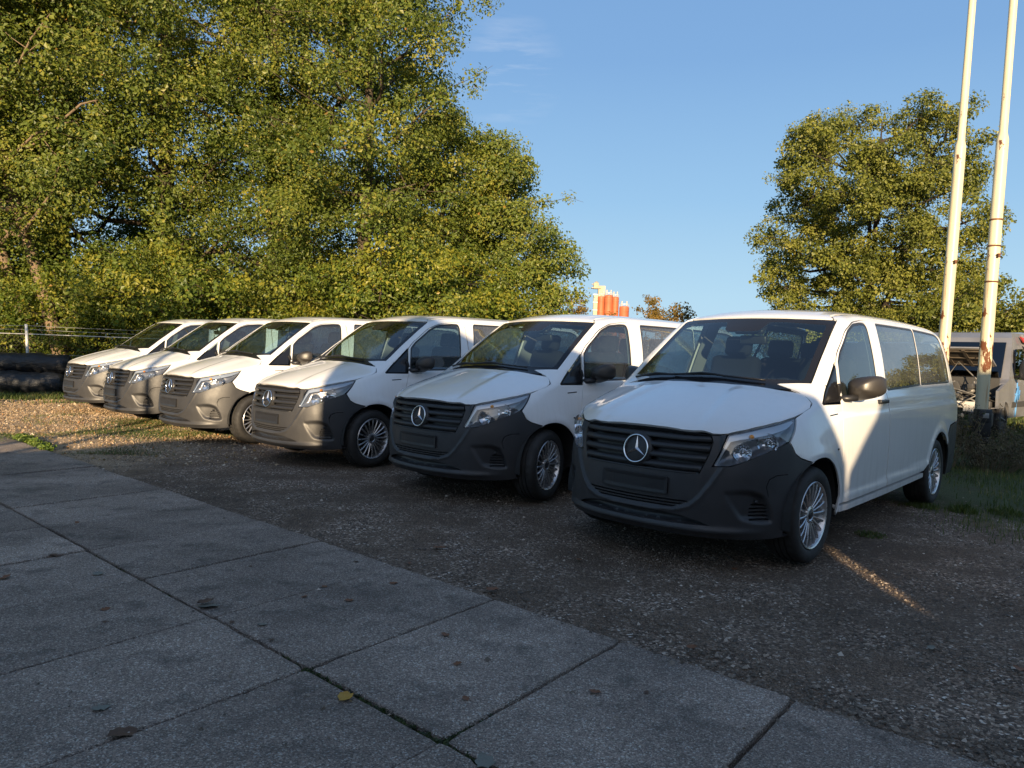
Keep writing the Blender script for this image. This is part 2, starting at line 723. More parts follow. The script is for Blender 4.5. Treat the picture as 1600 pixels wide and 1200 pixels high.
def poly_dist(p, poly, closed=True):
    q = np.asarray(poly, float)
    best = np.full(len(p), 1e9)
    nx = np.roll(q, -1, 0) if closed else q[1:]
    for A, B in zip(q if closed else q[:-1], nx):
        d = B - A
        t = np.clip(((p - A) @ d) / max(d @ d, 1e-12), 0, 1)
        best = np.minimum(best, np.linalg.norm(p - (A + t[:, None] * d), axis=1))
    return best


def inside_dist(p, poly):
    d = poly_dist(p, poly)
    return np.where(in_poly(p, poly), d, -d)


def densify(poly, h):
    q = np.asarray(poly, float)
    out = []
    for A, B in zip(q, np.roll(q, -1, 0)):
        n = max(1, int(np.ceil(np.linalg.norm(B - A) / h)))
        for k in range(n):
            out.append(A + (B - A) * k / n)
    return np.array(out)


def rounded(poly, r, n=5):
    q = np.asarray(poly, float)
    out = []
    N = len(q)
    rr = r if isinstance(r, (list, tuple)) else [r] * N
    for i in range(N):
        A, B, Cc = q[i - 1], q[i], q[(i + 1) % N]
        u, v = A - B, Cc - B
        lu, lv = np.linalg.norm(u), np.linalg.norm(v)
        R = min(rr[i], lu * .45, lv * .45)
        if R <= 1e-5:
            out.append(B)
            continue
        p0, p1 = B + u / lu * R, B + v / lv * R
        for k in range(n + 1):
            t = k / n
            out.append((1-t)**2 * p0 + 2*t*(1-t) * B + t*t * p1)
    return np.array(out)


def inset(poly, d):
    q = np.asarray(poly, float)
    area = 0.5 * np.sum(q[:, 0] * np.roll(q[:, 1], -1) - np.roll(q[:, 0], -1) * q[:, 1])
    sgn = 1 if area > 0 else -1
    e = np.roll(q, -1, 0) - q
    l = np.linalg.norm(e, axis=1, keepdims=True)
    l[l == 0] = 1
    e = e / l
    nrm = np.stack([-e[:, 1], e[:, 0]], 1) * sgn
    m = nrm + np.roll(nrm, 1, 0)
    k = np.maximum((m * nrm).sum(1, keepdims=True), .35)
    return q + m / k * d


def mirror_mesh(me, name):
    m2 = me.copy()
    m2.name = name
    n = len(m2.vertices)
    co = np.empty(n * 3, np.float32)
    m2.vertices.foreach_get('co', co)
    co[1::3] *= -1
    m2.vertices.foreach_set('co', co)
    m2.flip_normals()
    m2.update()
    return m2


def patch_mesh(name, ch, poly, h=.03, off=0.0, rim=.014, holes=(), offf=None, gap=.0034, smooth_from_sdf=True, extra=None):
    """a panel lying on the body: outline in a chart, thickness turned inwards at its edges"""
    loops = [densify(inset(poly, gap), h)] + [densify(inset(q, -gap), h) for q in holes]
    lo, hi = loops[0].min(0), loops[0].max(0)
    gx, gy = np.meshgrid(np.arange(lo[0], hi[0], h), np.arange(lo[1], hi[1], h * .9))
    gx = gx + (np.arange(gx.shape[0])[:, None] % 2) * h * .5
    g = np.stack([gx.ravel(), gy.ravel()], 1)
    if extra is not None:
        g = np.vstack([g, extra])
    ok = in_poly(g, loops[0]) & (poly_dist(g, loops[0]) > h * .45)
    for q in loops[1:]:
        ok &= ~in_poly(g, q) & (poly_dist(g, q) > h * .45)
    pts = np.vstack(loops + [g[ok]])
    edges, n0, rings = [], 0, []
    for q in loops:
        idx = list(range(n0, n0 + len(q)))
        rings.append(idx)
        edges += [(idx[i], idx[(i + 1) % len(idx)]) for i in range(len(idx))]
        n0 += len(q)
    vo, eo, fo, ov, oe, of = delaunay_2d_cdt([Vector(p) for p in pts], edges, [], 0, 1e-6)
    v2 = np.array([v[:] for v in vo])
    tri = np.array([f for f in fo if len(f) == 3])
    cen = v2[tri].mean(1)
    keep = in_poly(cen, loops[0])
    for q in loops[1:]:
        keep &= ~in_poly(cen, q)
    tri = tri[keep]
    back = {}
    for i, src in enumerate(ov):
        for s_ in src:
            back[s_] = i
    P = chart(ch, v2)
    N = grad(P)
    d = np.full(len(P), float(off))
    if offf is not None:
        d = d + offf(v2, P)
    P = P + N * d[:, None]
    # outward winding
    fn = np.cross(P[tri[:, 1]] - P[tri[:, 0]], P[tri[:, 2]] - P[tri[:, 0]])
    flip = (fn * N[tri[:, 0]]).sum(1) < 0
    tri[flip] = tri[flip][:, ::-1]
    verts = [P]
    faces = [tuple(t) for t in tri]
    nb = len(P)
    if rim > 0:
        for r_ in rings:
            ids = [back[i] for i in r_ if i in back]
            a = P[ids]
            b = a - N[ids] * rim
            verts += [a, b]
            k = len(ids)
            for i in range(k):
                j = (i + 1) % k
                faces.append((nb + i, nb + j, nb + k + j, nb + k + i))
            nb += 2 * k
    Vv = np.vstack(verts)
    me = np_mesh(name, Vv, faces, True)
    if smooth_from_sdf:
        nn = np.zeros((len(Vv), 3), np.float32)
        nn[:len(P)] = N
        me.normals_split_custom_set_from_vertices([tuple(v) for v in nn])
    return me


def lathe_mesh(prof, **k):
    return MB().lathe(prof, **k)


# ---------------- outlines (measured on the photograph through the fitted camera)
lamp_o = rounded([W(27.8, .703), W(33.6, .709), W(39.8, .755), W(47.5, .815), W(54.7, .868), W(58.4, .952), W(61.0, 1.026), W(46.0, .972), W(32.4, .910), W(30.2, .80)],
                 [.012, .03, .03, .05, .05, .04, .008, .1, .012, .05])
low_edge = [W(33.6, .709), W(39.8, .755), W(47.5, .815), W(54.7, .868)]
ARC_Z, ARC_R = .345, .402


def arch_pts(cx, a0, a1, n=22, r=ARC_R):
    return [(cx + r * cos(a), ARC_Z + r * sin(a)) for a in np.linspace(radians(a0), radians(a1), n)]


arch_front_wrap = [tuple(q) for q in inv('wrap', chart('side', arch_pts(0, 68, -14, 16)))]
_left_bump = [W(27.6, .906), W(32.0, .909), W(29.9, .80), W(27.5, .700), W(33.6, .706)] + low_edge[1:] + [W(56.0, .84), W(57.6, .79), W(60.5, .757), W(65, .735), W(68.4, .722)]
_lb = _left_bump + arch_front_wrap
_bottom = [W(56.5, .246), W(48, .228), W(34, .222), W(15, .222), W(0, .222)]
bump_half = _lb + _bottom
grille_half = [W(0, .928), W(10, .926), W(20, .917), W(27.0, .904), W(27.7, .86), W(26.6, .78), W(23.6, .648), W(20, .640), W(10, .640), W(0, .640)]


def mir2(pts):
    return [(-a, b) for a, b in reversed(pts)]


def sym(half):
    """close a right-hand half outline that starts and ends on the centreline"""
    q = [tuple(p) for p in half]
    m = [(-a, b) for a, b in reversed(q)]
    out = q + m
    res = []
    for p in out:
        if not res or hypot(p[0] - res[-1][0], p[1] - res[-1][1]) > 1e-5:
            res.append(p)
    if hypot(res[0][0] - res[-1][0], res[0][1] - res[-1][1]) < 1e-5:
        res.pop()
    return res


grille_o = sym(grille_half)
slot_o = sym([W(0, .372), W(10, .370), W(18, .360), W(24, .335), W(27.5, .309), W(22, .306), W(10, .303), W(0, .300)])
bumper_o = sym([W(0, .931), W(10, .929), W(20, .920)] + bump_half[0:1] + bump_half[1:])
smile_half = [W(0, .386), W(8, .388), W(16, .402), W(20.5, .432), W(24, .50), W(28, .62), W(30.5, .70)]
fog_o = rounded([W(30.9, .541), W(36, .556), W(41, .553), W(45.2, .522), W(48, .43), W(49.2, .338), W(44, .332), W(37, .352), W(33, .455)], .03)
seam = [W(46.5, .52), W(45.6, .58), W(46.6, .63), W(49.5, .655), W(54, .66)]


def bumper_off(v, P):
    q = v.copy()
    q[:, 0] = np.abs(q[:, 0])
    d = np.zeros(len(v))
    di = inside_dist(q, fog_o)
    d -= sst(-.004, .035, di) * (.012 + .034 * sst(radians(33) * 1.1, radians(46) * 1.1, q[:, 0]))
    # smile line: the centre field stands a little back, with a crisp step
    big = [W(0, .386)] + smile_half[1:] + [W(30.5, .95), W(0, .95)]
    di = inside_dist(q, [(-.2, .386)] + smile_half + [W(30.5, .95), (-.2, .95)])
    d -= .014 * sst(-.006, .012, di)
    d += .007 * sst(.03, .0, np.abs(di)) * (di < 0)
    # lower lip bar stands proud
    d += .022 * np.exp(-((q[:, 1] - .275) / .022) ** 2) * sst(radians(50) * 1.1, radians(30) * 1.1, q[:, 0])
    # plate field flat recess
    return d


# hood
_hood_half = [(.792, 0), (.790, .112), (.776, .30), (.7285, .509)]
_lampline = [tuple(q) for q in inv('top', chart('wrap', [W(30, .908), W(32.4, .913), W(39, .945), W(46, .975), W(53, 1.0), W(61, 1.029)]))]
_hood_half += _lampline + [(.12, .858), (.0, .861), (-.065, .842), (-.105, .80), (-.135, .745), (-.10, .60), (-.05, .30), (-.03, 0)]
hood_o = sym([(b, a) for a, b in _hood_half])          # as (y, x) for the symmetric close
hood_o = [(b, a) for a, b in hood_o]
# fender (side view x, z)
_fe = [tuple(q) for q in inv('side', chart('wrap', [W(61.2, 1.026), W(58.8, .952), W(55.3, .868), W(56.3, .84), W(57.9, .79), W(60.8, .760), W(65, .738), W(68.6, .725)]))]
fender_side = _fe + arch_pts(0, 67, 184, 26) + [(-.388, .30), (-.40, .45), (-.412, .62), (-.432, .85), (-.455, .97), (-.50, 1.09), (-.515, 1.13), (-.545, 1.30), (-.565, 1.405), (-.50, 1.405), (-.33, 1.236), (-.158, 1.236), (-.135, 1.19), (-.105, 1.15), (-.065, 1.112), (.0, 1.085), (.10, 1.06)]
# replace the quarter window area: fender below the pillar seam, pillar above
fender_side = _fe + arch_pts(0, 67, 184, 26) + [(-.388, .30), (-.40, .45), (-.412, .62), (-.432, .85), (-.455, .97), (-.50, 1.08), (-.508, 1.105), (-.185, 1.105), (-.176, 1.113), (-.268, 1.188), (-.324, 1.234), (-.158, 1.236), (-.140, 1.19), (-.110, 1.155), (-.068, 1.115), (.0, 1.088), (.10, 1.063)]
quarter_side = [(-.19, 1.113), (-.475, 1.118), (-.50, 1.20), (-.545, 1.398), (-.40, 1.28), (-.28, 1.185)]
pillar_line = [(-.165, 1.238), (-.262, 1.236), (-.40, 1.305), (-.553, 1.425), (-.630, 1.497), (-.89, 1.672), (-1.13, 1.757), (-1.38, 1.785), (-1.54, 1.787)]
door_side = [(-.388, .375), (-.40, .45), (-.412, .62), (-.432, .85), (-.455, .97), (-.50, 1.085), (-.512, 1.13), (-.552, 1.408), (-.638, 1.487), (-.895, 1.662), (-1.14, 1.747), (-1.39, 1.776), (-1.50, 1.775), (-1.535, 1.72), (-1.53, 1.2), (-1.52, .385)]
door_win = [(-.555, 1.155), (-.60, 1.405), (-.675, 1.478), (-.94, 1.650), (-1.12, 1.713), (-1.32, 1.735), (-1.425, 1.735), (-1.425, 1.68), (-1.345, 1.19), (-1.33, 1.17)]
win1 = [(-1.705, 1.748), (-1.598, 1.205), (-2.668, 1.240), (-2.858, 1.752)]
win2 = [(-2.892, 1.752), (-2.705, 1.242), (-3.90, 1.256), (-3.965, 1.50), (-3.90, 1.700), (-3.80, 1.735)]
rear_arch = arch_pts(WB, -4, 118, 24)
side_side = [(-1.538, .385), (-1.54, 1.2), (-1.545, 1.72), (-1.512, 1.79)]


DOOR_R = [.02, 0, 0, 0, 0, 0, .02, .02, .05, .05, .06, .05, .03, .05, .01, .03]


def van_meshes():
    """all meshes of one van, built once and shared by the six: {(part, side): mesh}"""
    m = {}
    fins = [sym([W(0, z1), W(e1, z1 + .003), W(e0, z0 + .003), W(0, z0)]) for z0, z1, e0, e1 in ((.405, .4145, 14.5, 16.3), (.426, .4355, 17.6, 18.6), (.447, .4565, 19.6, 20.3))]
    fogfins = [[W(s_ * a0, z), W(s_ * a1, z), W(s_ * (a1 + .25), z + .009), W(s_ * a0, z + .009)] for s_ in (1, -1) for a0, a1, z in ((40.5, 47.9, .352), (40.5, 47.6, .376), (40.5, 47.3, .400), (40.7, 46.9, .424), (41.2, 46.4, .448))]
    cuts = []
    for s_ in (1, -1):
        q = np.array([(s_ * a, b) for a, b in seam])
        cuts.append([tuple(p) for p in q] + [(p[0] + .0035 * s_, p[1] - .0035) for p in q[::-1]])
    m['bumper'] = patch_mesh('bumper', 'wrap', bumper_o, .0125, 0, .03, [grille_o, slot_o] + fins + fogfins + cuts, bumper_off, .001, False)
    m['fin_back'] = patch_mesh('slot_backing', 'wrap', sym([W(0, .470), W(21, .472), W(18, .398), W(0, .394)]), .03, -.045, 0, gap=0)
    m['fog_back'] = patch_mesh('slot_backing', 'wrap', [W(40, .47), W(48.6, .47), W(49.0, .34), W(40, .34)], .03, -.075, 0, gap=0)
    m['hood'] = patch_mesh('hood', 'top', hood_o, .03, 0, .02)
    m['fender'] = patch_mesh('fender', 'sec', side2sec(fender_side), .025)
    # windscreen and its black border
    ws = rounded([(-.765, 1.205), (.765, 1.205), (.750, 1.245), (.672, 1.750), (.30, 1.766), (0, 1.769), (-.30, 1.766), (-.672, 1.750), (-.750, 1.245)], [.01, .01, .02, .03, .0, 0, .0, .03, .02])
    wi = rounded([(-.70, 1.272), (.70, 1.272), (.628, 1.712), (.30, 1.733), (.19, 1.733), (.155, 1.66), (.10, 1.65), (-.10, 1.65), (-.155, 1.66), (-.19, 1.733), (-.30, 1.733), (-.628, 1.712)], .02)
    m['windshield'] = patch_mesh('windshield', 'front', wi, .05, -.003, 0, gap=0)
    m['border'] = patch_mesh('windshield_border', 'front', ws, .035, -.003, .012, [wi], gap=.0)
    # pillar and cant rail
    dfull = rounded(side2sec(door_side), DOOR_R)
    dout = inset(dfull, -.001)
    near_ = lambda q: int(np.argmin(np.linalg.norm(dfull - side2sec([q])[0], axis=1)))
    ia, ib = near_((-.552, 1.408)), near_((-1.50, 1.775))
    pl = conv('side', 'sec', [(-.165, 1.238), (-.331, 1.238), (-.392, 1.287), (-.545, 1.412)]) + [tuple(q) for q in dout[ia:ib + 1]] + [(-1.54, dout[ib][1] + .004)]
    roofseam = lambda x: inv('sec', chart('sec', [(x, radians(56.5) * .9)]))[0]
    top = [(-1.54, radians(56.5) * .9), (-1.30, radians(56.8) * .9), (-1.06, radians(56.2) * .9)]
    wsedge = conv('front', 'sec', [(.640, 1.764), (.668, 1.757), (.677, 1.735), (.712, 1.52), (.7545, 1.245)])
    m['pillar'] = patch_mesh('pillar', 'sec', pl + top + wsedge, .02)
    m['quarter'] = patch_mesh('quarter_window', 'sec', rounded(side2sec(quarter_side), .01), .03, -.003, .01)
    # door
    dw = rounded(side2sec(door_win), [.03, .01, .05, .05, .05, .02, .03, .02, .03, .02])
    dwo = inset(dw, -.016)
    ds = rounded(side2sec(door_side), DOOR_R)
    m['door'] = patch_mesh('door', 'sec', ds, .025, 0, .016, [dwo])
    m['door_window'] = patch_mesh('window', 'sec', dw, .04, -.005, 0, gap=0)
    m['door_seal'] = patch_mesh('window_seal', 'sec', dwo, .03, -.003, .014, [dw], gap=0)
    # rear side
    w1, w2 = rounded(side2sec(win1), [.03, .03, .012, .012]), rounded(side2sec(win2), [.012, .012, .04, .15, .08, .06])
    w1o, w2o = inset(w1, -.014), inset(w2, -.014)
    both = None
    ss = side2sec([(-1.535, .385), (-1.535, 1.2), (-1.548, 1.72)])
    tail = [(-3.92, radians(52) * .9), (-4.02, radians(45) * .9)] + [tuple(q) for q in side2sec([(-4.10, 1.62), (-4.14, 1.45), (-4.17, 1.25), (-4.185, 1.05), (-4.18, .84), (-3.70, .80), (-3.62, .74)])]
    seamtop = [(-1.50, radians(56.5) * .9), (-2.4, radians(56.3) * .9), (-3.3, radians(55.8) * .9), (-3.75, radians(54.2) * .9)]
    seam0 = [tuple(q) for q in side2sec([(-1.50, 1.79)])]
    ar = [q for q in arch_pts(WB, 160, 36, 22)]
    sp = list(map(tuple, ss)) + seam0 + seamtop + tail + [tuple(q) for q in side2sec([(WB + .402 * cos(a), ARC_Z + .402 * sin(a)) for a in np.linspace(radians(142), radians(28), 20)] + [(-2.83, .46), (-2.68, .405)])]
    m['side'] = patch_mesh('side_panel', 'sec', sp, .03, 0, .016, [w1o, w2o])
    for nm, a, b in (('win1', w1, w1o), ('win2', w2, w2o)):
        m[nm] = patch_mesh('window', 'sec', a, .06, -.005, 0, gap=0)
        m[nm + 's'] = patch_mesh('window_seal', 'sec', b, .04, -.003, .014, [a], gap=0)
    rb = [(-3.635, .735), (-3.72, .79), (-4.18, .83), (-4.19, .50), (-4.14, .27), (-3.68, .27)] + [(WB + .402 * cos(a), ARC_Z + .402 * sin(a)) for a in np.linspace(radians(184), radians(140), 8)]
    m['rear_corner'] = patch_mesh('rear_bumper', 'sec', side2sec(rb), .04)
    sl = [(-.395, .364), (-1.5, .374), (-2.66, .394), (-2.68, .345), (-1.5, .318), (-.41, .308)]
    m['sill'] = patch_mesh('sill', 'sec', side2sec(sl), .05, .004, .05)
    # roof
    rf = [(-1.06, radians(57.0) * .9), (-1.54, radians(57.0) * .9), (-2.4, radians(56.8) * .9), (-3.3, radians(56.3) * .9), (-3.75, radians(54.8) * .9), (-3.95, radians(55) * .9)]
    a90 = radians(90) * .9
    rr = rf + [(-4.06, radians(62) * .9), (-4.09, radians(76) * .9), (-4.09, a90)]
    half = conv('front', 'sec', [(.0, 1.776), (.30, 1.773), (.55, 1.770), (.640, 1.766)]) + rr
    full = half + [(x, 2 * a90 - b) for x, b in reversed(half)][1:-1]
    m['roof'] = patch_mesh('roof', 'sec', full, .04)
    # tail
    tg = rounded([(-.80, .62), (.80, .62), (.80, 1.2), (.70, 1.68), (-.70, 1.68), (-.80, 1.2)], .05)
    tw = rounded([(-.68, 1.22), (.68, 1.22), (.60, 1.62), (-.60, 1.62)], .06)
    m['tailgate'] = patch_mesh('tailgate', 'rear', tg, .05, 0, .02, [tw])
    m['tail_window'] = patch_mesh('window', 'rear', tw, .08, -.005, 0, gap=0)
    tb = rounded([(-.86, .24), (.86, .24), (.86, .60), (-.86, .60)], .03)
    m['tail_bumper'] = patch_mesh('rear_bumper', 'rear', tb, .06, .01, .02)
    tl = [(.81, .86), (.875, .86), (.865, 1.2), (.80, 1.4)]
    m['tail_lamp'] = patch_mesh('tail_lamp', 'rear', tl, .04, .002, .03)
    # linings
    li = [tuple(q) for q in side2sec([(-.60, .45), (-.62, 1.10)])] + [tuple(q) for q in side2sec([(-.66, 1.42), (-1.0, 1.66)])] + [(-1.05, radians(58) * .9), (-3.8, radians(55) * .9)] + [tuple(q) for q in side2sec([(-4.0, 1.5), (-4.05, 1.2), (-4.05, .95), (-1.7, .9), (-1.6, .45)])]
    m['lining'] = patch_mesh('lining', 'sec', li, .06, -.045, 0, [dwo, w1o, w2o], gap=.0)
    h2 = [(-1.10, a90), (-1.12, radians(60) * .9), (-3.95, radians(60) * .9), (-3.95, a90)]
    hf = h2 + [(x, 2 * a90 - b) for x, b in reversed(h2)][1:-1]
    m['headliner'] = patch_mesh('headliner', 'sec', hf, .10, -.05, 0, gap=0)
    # grille
    back = sym([W(0, .935), W(20, .925), W(28.0, .912), W(28.7, .86), W(24.4, .63), W(0, .625)])
    m['grille'] = patch_mesh('grille', 'wrap', back, .03, -.075, 0, gap=0)
    sl = []
    for zc, hh in ((.889, .024), (.822, .0235), (.755, .0235), (.689, .0235), (.648, .009)):
        def eu(z):
            return np.interp(z, [.640, .78, .86, .906], [23.4, 26.5, 27.6, 26.9]) - .35
        zt = zc + hh
        tops = [W(0, min(zt, .925) + (.020 if zc > .88 else 0)), W(10, zt + (.018 if zc > .88 else 0)), W(20, zt + (.006 if zc > .88 else -.002)), W(eu(zt), zt - .004)]
        bots = [W(eu(zc - hh), zc - hh - .004), W(20, zc - hh - .002), W(10, zc - hh), W(0, zc - hh)]
        o = sym(tops + bots)
        f = lambda v, P, zc=zc, hh=hh: -.006 - .030 * np.clip((v[:, 1] - zc + .35 * hh) / hh / 1.35, -1.2, 1.2) ** 2 - .004
        sl.append(patch_mesh('grille_slat', 'wrap', o, .014, 0, .03, (), f, 0, False))
    m['slats'] = sl
    inn = sym([W(0, .385), W(15, .38), W(25, .345), W(27.4, .312), W(22, .30), W(0, .292)])
    m['intake'] = patch_mesh('lower_intake', 'wrap', inn, .02, 0, 0, (), lambda v, P: -.03 - .03 * sst(.0, .02, inside_dist(np.column_stack([np.abs(v[:, 0]), v[:, 1]]), inn)), 0, False)
    # headlamp
    lo = lamp_o
    m['lens'] = patch_mesh('lens', 'wrap', lo, .02, 0, .012, gap=.001)
    m['lamp_back'] = patch_mesh('lamp_housing', 'wrap', inset(lo, .002), .02, 0, 0, (), lambda v, P: -.012 - .05 * sst(0, .045, poly_dist(v, lo)), 0, False)
    drl = [W(30.6, .80), W(28.4, .712), W(29.1, .712), W(31.3, .80), W(33.4, .868), W(36.5, .884), W(41, .898), W(48, .926), W(55, .962), W(60.2, 1.008), W(60.6, 1.019), W(46.0, .966), W(33.0, .906)]
    m['strip'] = patch_mesh('light_strip', 'wrap', drl, .012, -.014, .012, gap=0)
    # licence plate holder
    pl = rounded([(-.263, .488), (.263, .488), (.263, .604), (-.263, .604)], .012)
    m['plate'] = patch_mesh('plate_holder', 'front', pl, .012, .004, .02, (),
                            lambda v, P: .006 * sst(.0, .004, np.abs(np.abs(v[:, 1] - .546) - .05)) * 0 - .004 * ((np.abs(v[:, 1] - .546) < .043) & (np.abs(v[:, 0]) < .247)) + .0025 * (np.sin(v[:, 0] * 260) > .5) * (np.abs(v[:, 1] - .546) < .04), 0, False)
    bd = [(-.252, 1.018), (-.392, 1.026), (-.392, 1.042), (-.252, 1.034)]
    m['badge'] = patch_mesh('badge', 'sec', side2sec(bd), .05, .003, .004)
    m['cowl'] = patch_mesh('cowl', 'top', [(-.028, -.74), (-.012, 0), (-.028, .74), (-.20, .77), (-.16, 0), (-.20, -.77)], .05, -.016, 0, gap=0)
    m['repeater'] = patch_mesh('side_lamp', 'side', rounded([(-.30, .775), (-.33, .775), (-.33, .795), (-.30, .795)], .008), .01, .004, .01)
    return m
# ------------------------------------------------------------------ materials in use
M_PAINT = mat_paint()
M_PLASTIC = simple('grey_bumper_plastic', (.036, .036, .038), .47, 0, 0, .15, 300, .22, 4.0)
M_BLACK = simple('black_trim', (.018, .018, .02), .42, 0, 0, 0, 60, .1)
M_BLACK_GLOSS = simple('black_gloss', (.012, .012, .014), .12, 0, 0, 0)
M_GRILLE = simple('grille_plastic', (.022, .022, .023), .45, 0, 0, .1, 250)
M_DARK = simple('underbody', (.02, .02, .02), .8)
M_RUBBER = simple('tyre_rubber', (.028, .027, .026), .75, 0, 0, .3, 90, .35, 9)
M_ALLOY = simple('alloy_silver', (.62, .62, .63), .30, .85, .3, 0, 60, .15, 12)
M_CHROME = simple('chrome', (.80, .80, .82), .10, 1.0, 0, 0)
M_STRIP = simple('light_strip_plastic', (.42, .46, .50), .16, .4, .6, 0)
M_LAMPBACK = simple('lamp_inside', (.20, .20, .21), .22, .5, 0, .2, 120)
M_AMBER = simple('amber_bulb', (.75, .28, .04), .25)
M_SEAT = simple('seat_fabric', (.014, .015, .018), .9, 0, 0, .3, 200, .12, 3.0, .08)
M_LINING = simple('interior_lining', (.20, .205, .21), .8)
M_HEADLINER = simple('headliner_cloth', (.38, .38, .37), .9)
M_DASH = simple('dashboard_plastic', (.022, .022, .024), .6)
M_WS = mat_glass('windscreen_glass', (.62, .76, .76), 0)
M_DOORGLASS = mat_glass('door_glass', (.52, .67, .67), .06, 5.0, low=(1.15, 1.75))
M_SIDEGLASS = mat_glass('misted_side_glass', (.26, .33, .35), .20, 6.0, low=(1.16, 1.50))
M_LENS = mat_glass('lamp_lens', (.94, .95, .96), 0)
M_TAIL = simple('tail_lamp_red', (.30, .01, .01), .15, 0, .5)
M_MIRROR = simple('mirror_shell', (.032, .029, .027), .38, 0, 0, .1, 250)
M_PAPER = simple('white_paper', (.75, .75, .72), .7)


def disc_wheel():
    """tyre, rim (spokes included), cap: axis along y, outer face at y=0"""
    t = MB()
    n = 90
    prof = [(.236, -.030), (.243, -.006), (.262, .004), (.292, .006), (.318, -.004), (.330, -.018), (.336, -.030), (.3395, -.044), (.3395, -.066), (.330, -.068), (.330, -.076), (.341, -.078),
            (.342, -.106), (.332, -.108), (.332, -.116), (.342, -.118), (.342, -.144), (.332, -.146), (.332, -.154), (.341, -.156), (.3395, -.186), (.336, -.196), (.318, -.222), (.285, -.230), (.236, -.205)]
    vs, fs = [], []
    for j, (r, h) in enumerate(prof):
        for k in range(n):
            a = 2 * pi * k / n + (.02 if -.12 < h < -.09 else 0)
            rr = r
            if r > .3345 and (k + (1 if h < -.11 else 0)) % 3 == 0:
                rr = r - (.007 if (h > -.07 or h < -.15) else .004)
            vs.append((rr * cos(a), h, rr * sin(a)))
    for j in range(len(prof) - 1):
        for k in range(n):
            fs.append((j * n + k, j * n + (k + 1) % n, (j + 1) * n + (k + 1) % n, (j + 1) * n + k))
    t.add(vs, fs, True)
    tyre = t.mesh('tyre')
    tyre.set_sharp_from_angle(angle=radians(35))
    r = MB()
    r.lathe([(.236, -.032), (.237, -.006), (.233, -.002), (.224, -.006), (.216, -.022), (.205, -.050), (.200, -.14), (.228, -.19)], 'y', 64)
    r.lathe([(.001, -.030), (.034, -.030), (.042, -.024), (.060, -.028), (.068, -.042), (.070, -.075)], 'y', 40)
    for k in range(20):
        a = 2 * pi * k / 20
        ca, sa = cos(a), sin(a)
        P = []
        for rad, y, w, d in ((.050, -.030, .0075, .030), (.10, -.021, .0065, .026), (.16, -.013, .0068, .020), (.205, -.012, .0085, .016), (.223, -.014, .0115, .014)):
            for (s, yy) in ((-1, y - .004), (-.45, y), (.45, y), (1, y - .004), (1, y - d), (-1, y - d)):
                P.append((rad * ca - s * w * sa, yy, rad * sa + s * w * ca))
        F = []
        for j in range(4):
            for q in range(6):
                F.append((j * 6 + q, j * 6 + (q + 1) % 6, (j + 1) * 6 + (q + 1) % 6, (j + 1) * 6 + q))
        r.add(P, F, False)
    for k in range(5):
        a = 2 * pi * (k + .5) / 5
        r.tube([(.052 * cos(a), -.05, .052 * sin(a)), (.052 * cos(a), -.026, .052 * sin(a))], .007, 6)
    rim = r.mesh('rim')
    rim.set_sharp_from_angle(angle=radians(32))
    c = MB()
    c.lathe([(.001, -.020), (.026, -.020), (.032, -.024), (.034, -.032)], 'y', 28)
    star = star_mb(.022, .004, .002)
    c.add([(x, -.020 + z, y) for x, y, z in star[0]], star[1], False)
    cap = c.mesh('wheel_cap')
    b = MB()
    b.lathe([(.06, -.085), (.15, -.085), (.155, -.09), (.155, -.105), (.06, -.11)], 'y', 40)
    b.lathe([(.0, -.15), (.225, -.15)], 'y', 40)
    b.box((.10, -.095, .09), (.08, .05, .12))
    brake = b.mesh('brake_disc')
    return tyre, rim, cap, brake


def star_mb(R, rise, base):
    vs, fs = [(0, 0, rise + base)], []
    for k in range(3):
        a = pi / 2 + k * 2 * pi / 3
        b = a + pi / 3
        vs.append((R * cos(a), R * sin(a), base + rise * .25))
        vs.append((R * .165 * cos(b), R * .165 * sin(b), base))
    for k in range(6):
        fs.append((0, 1 + k, 1 + (k + 1) % 6))
    return vs, fs


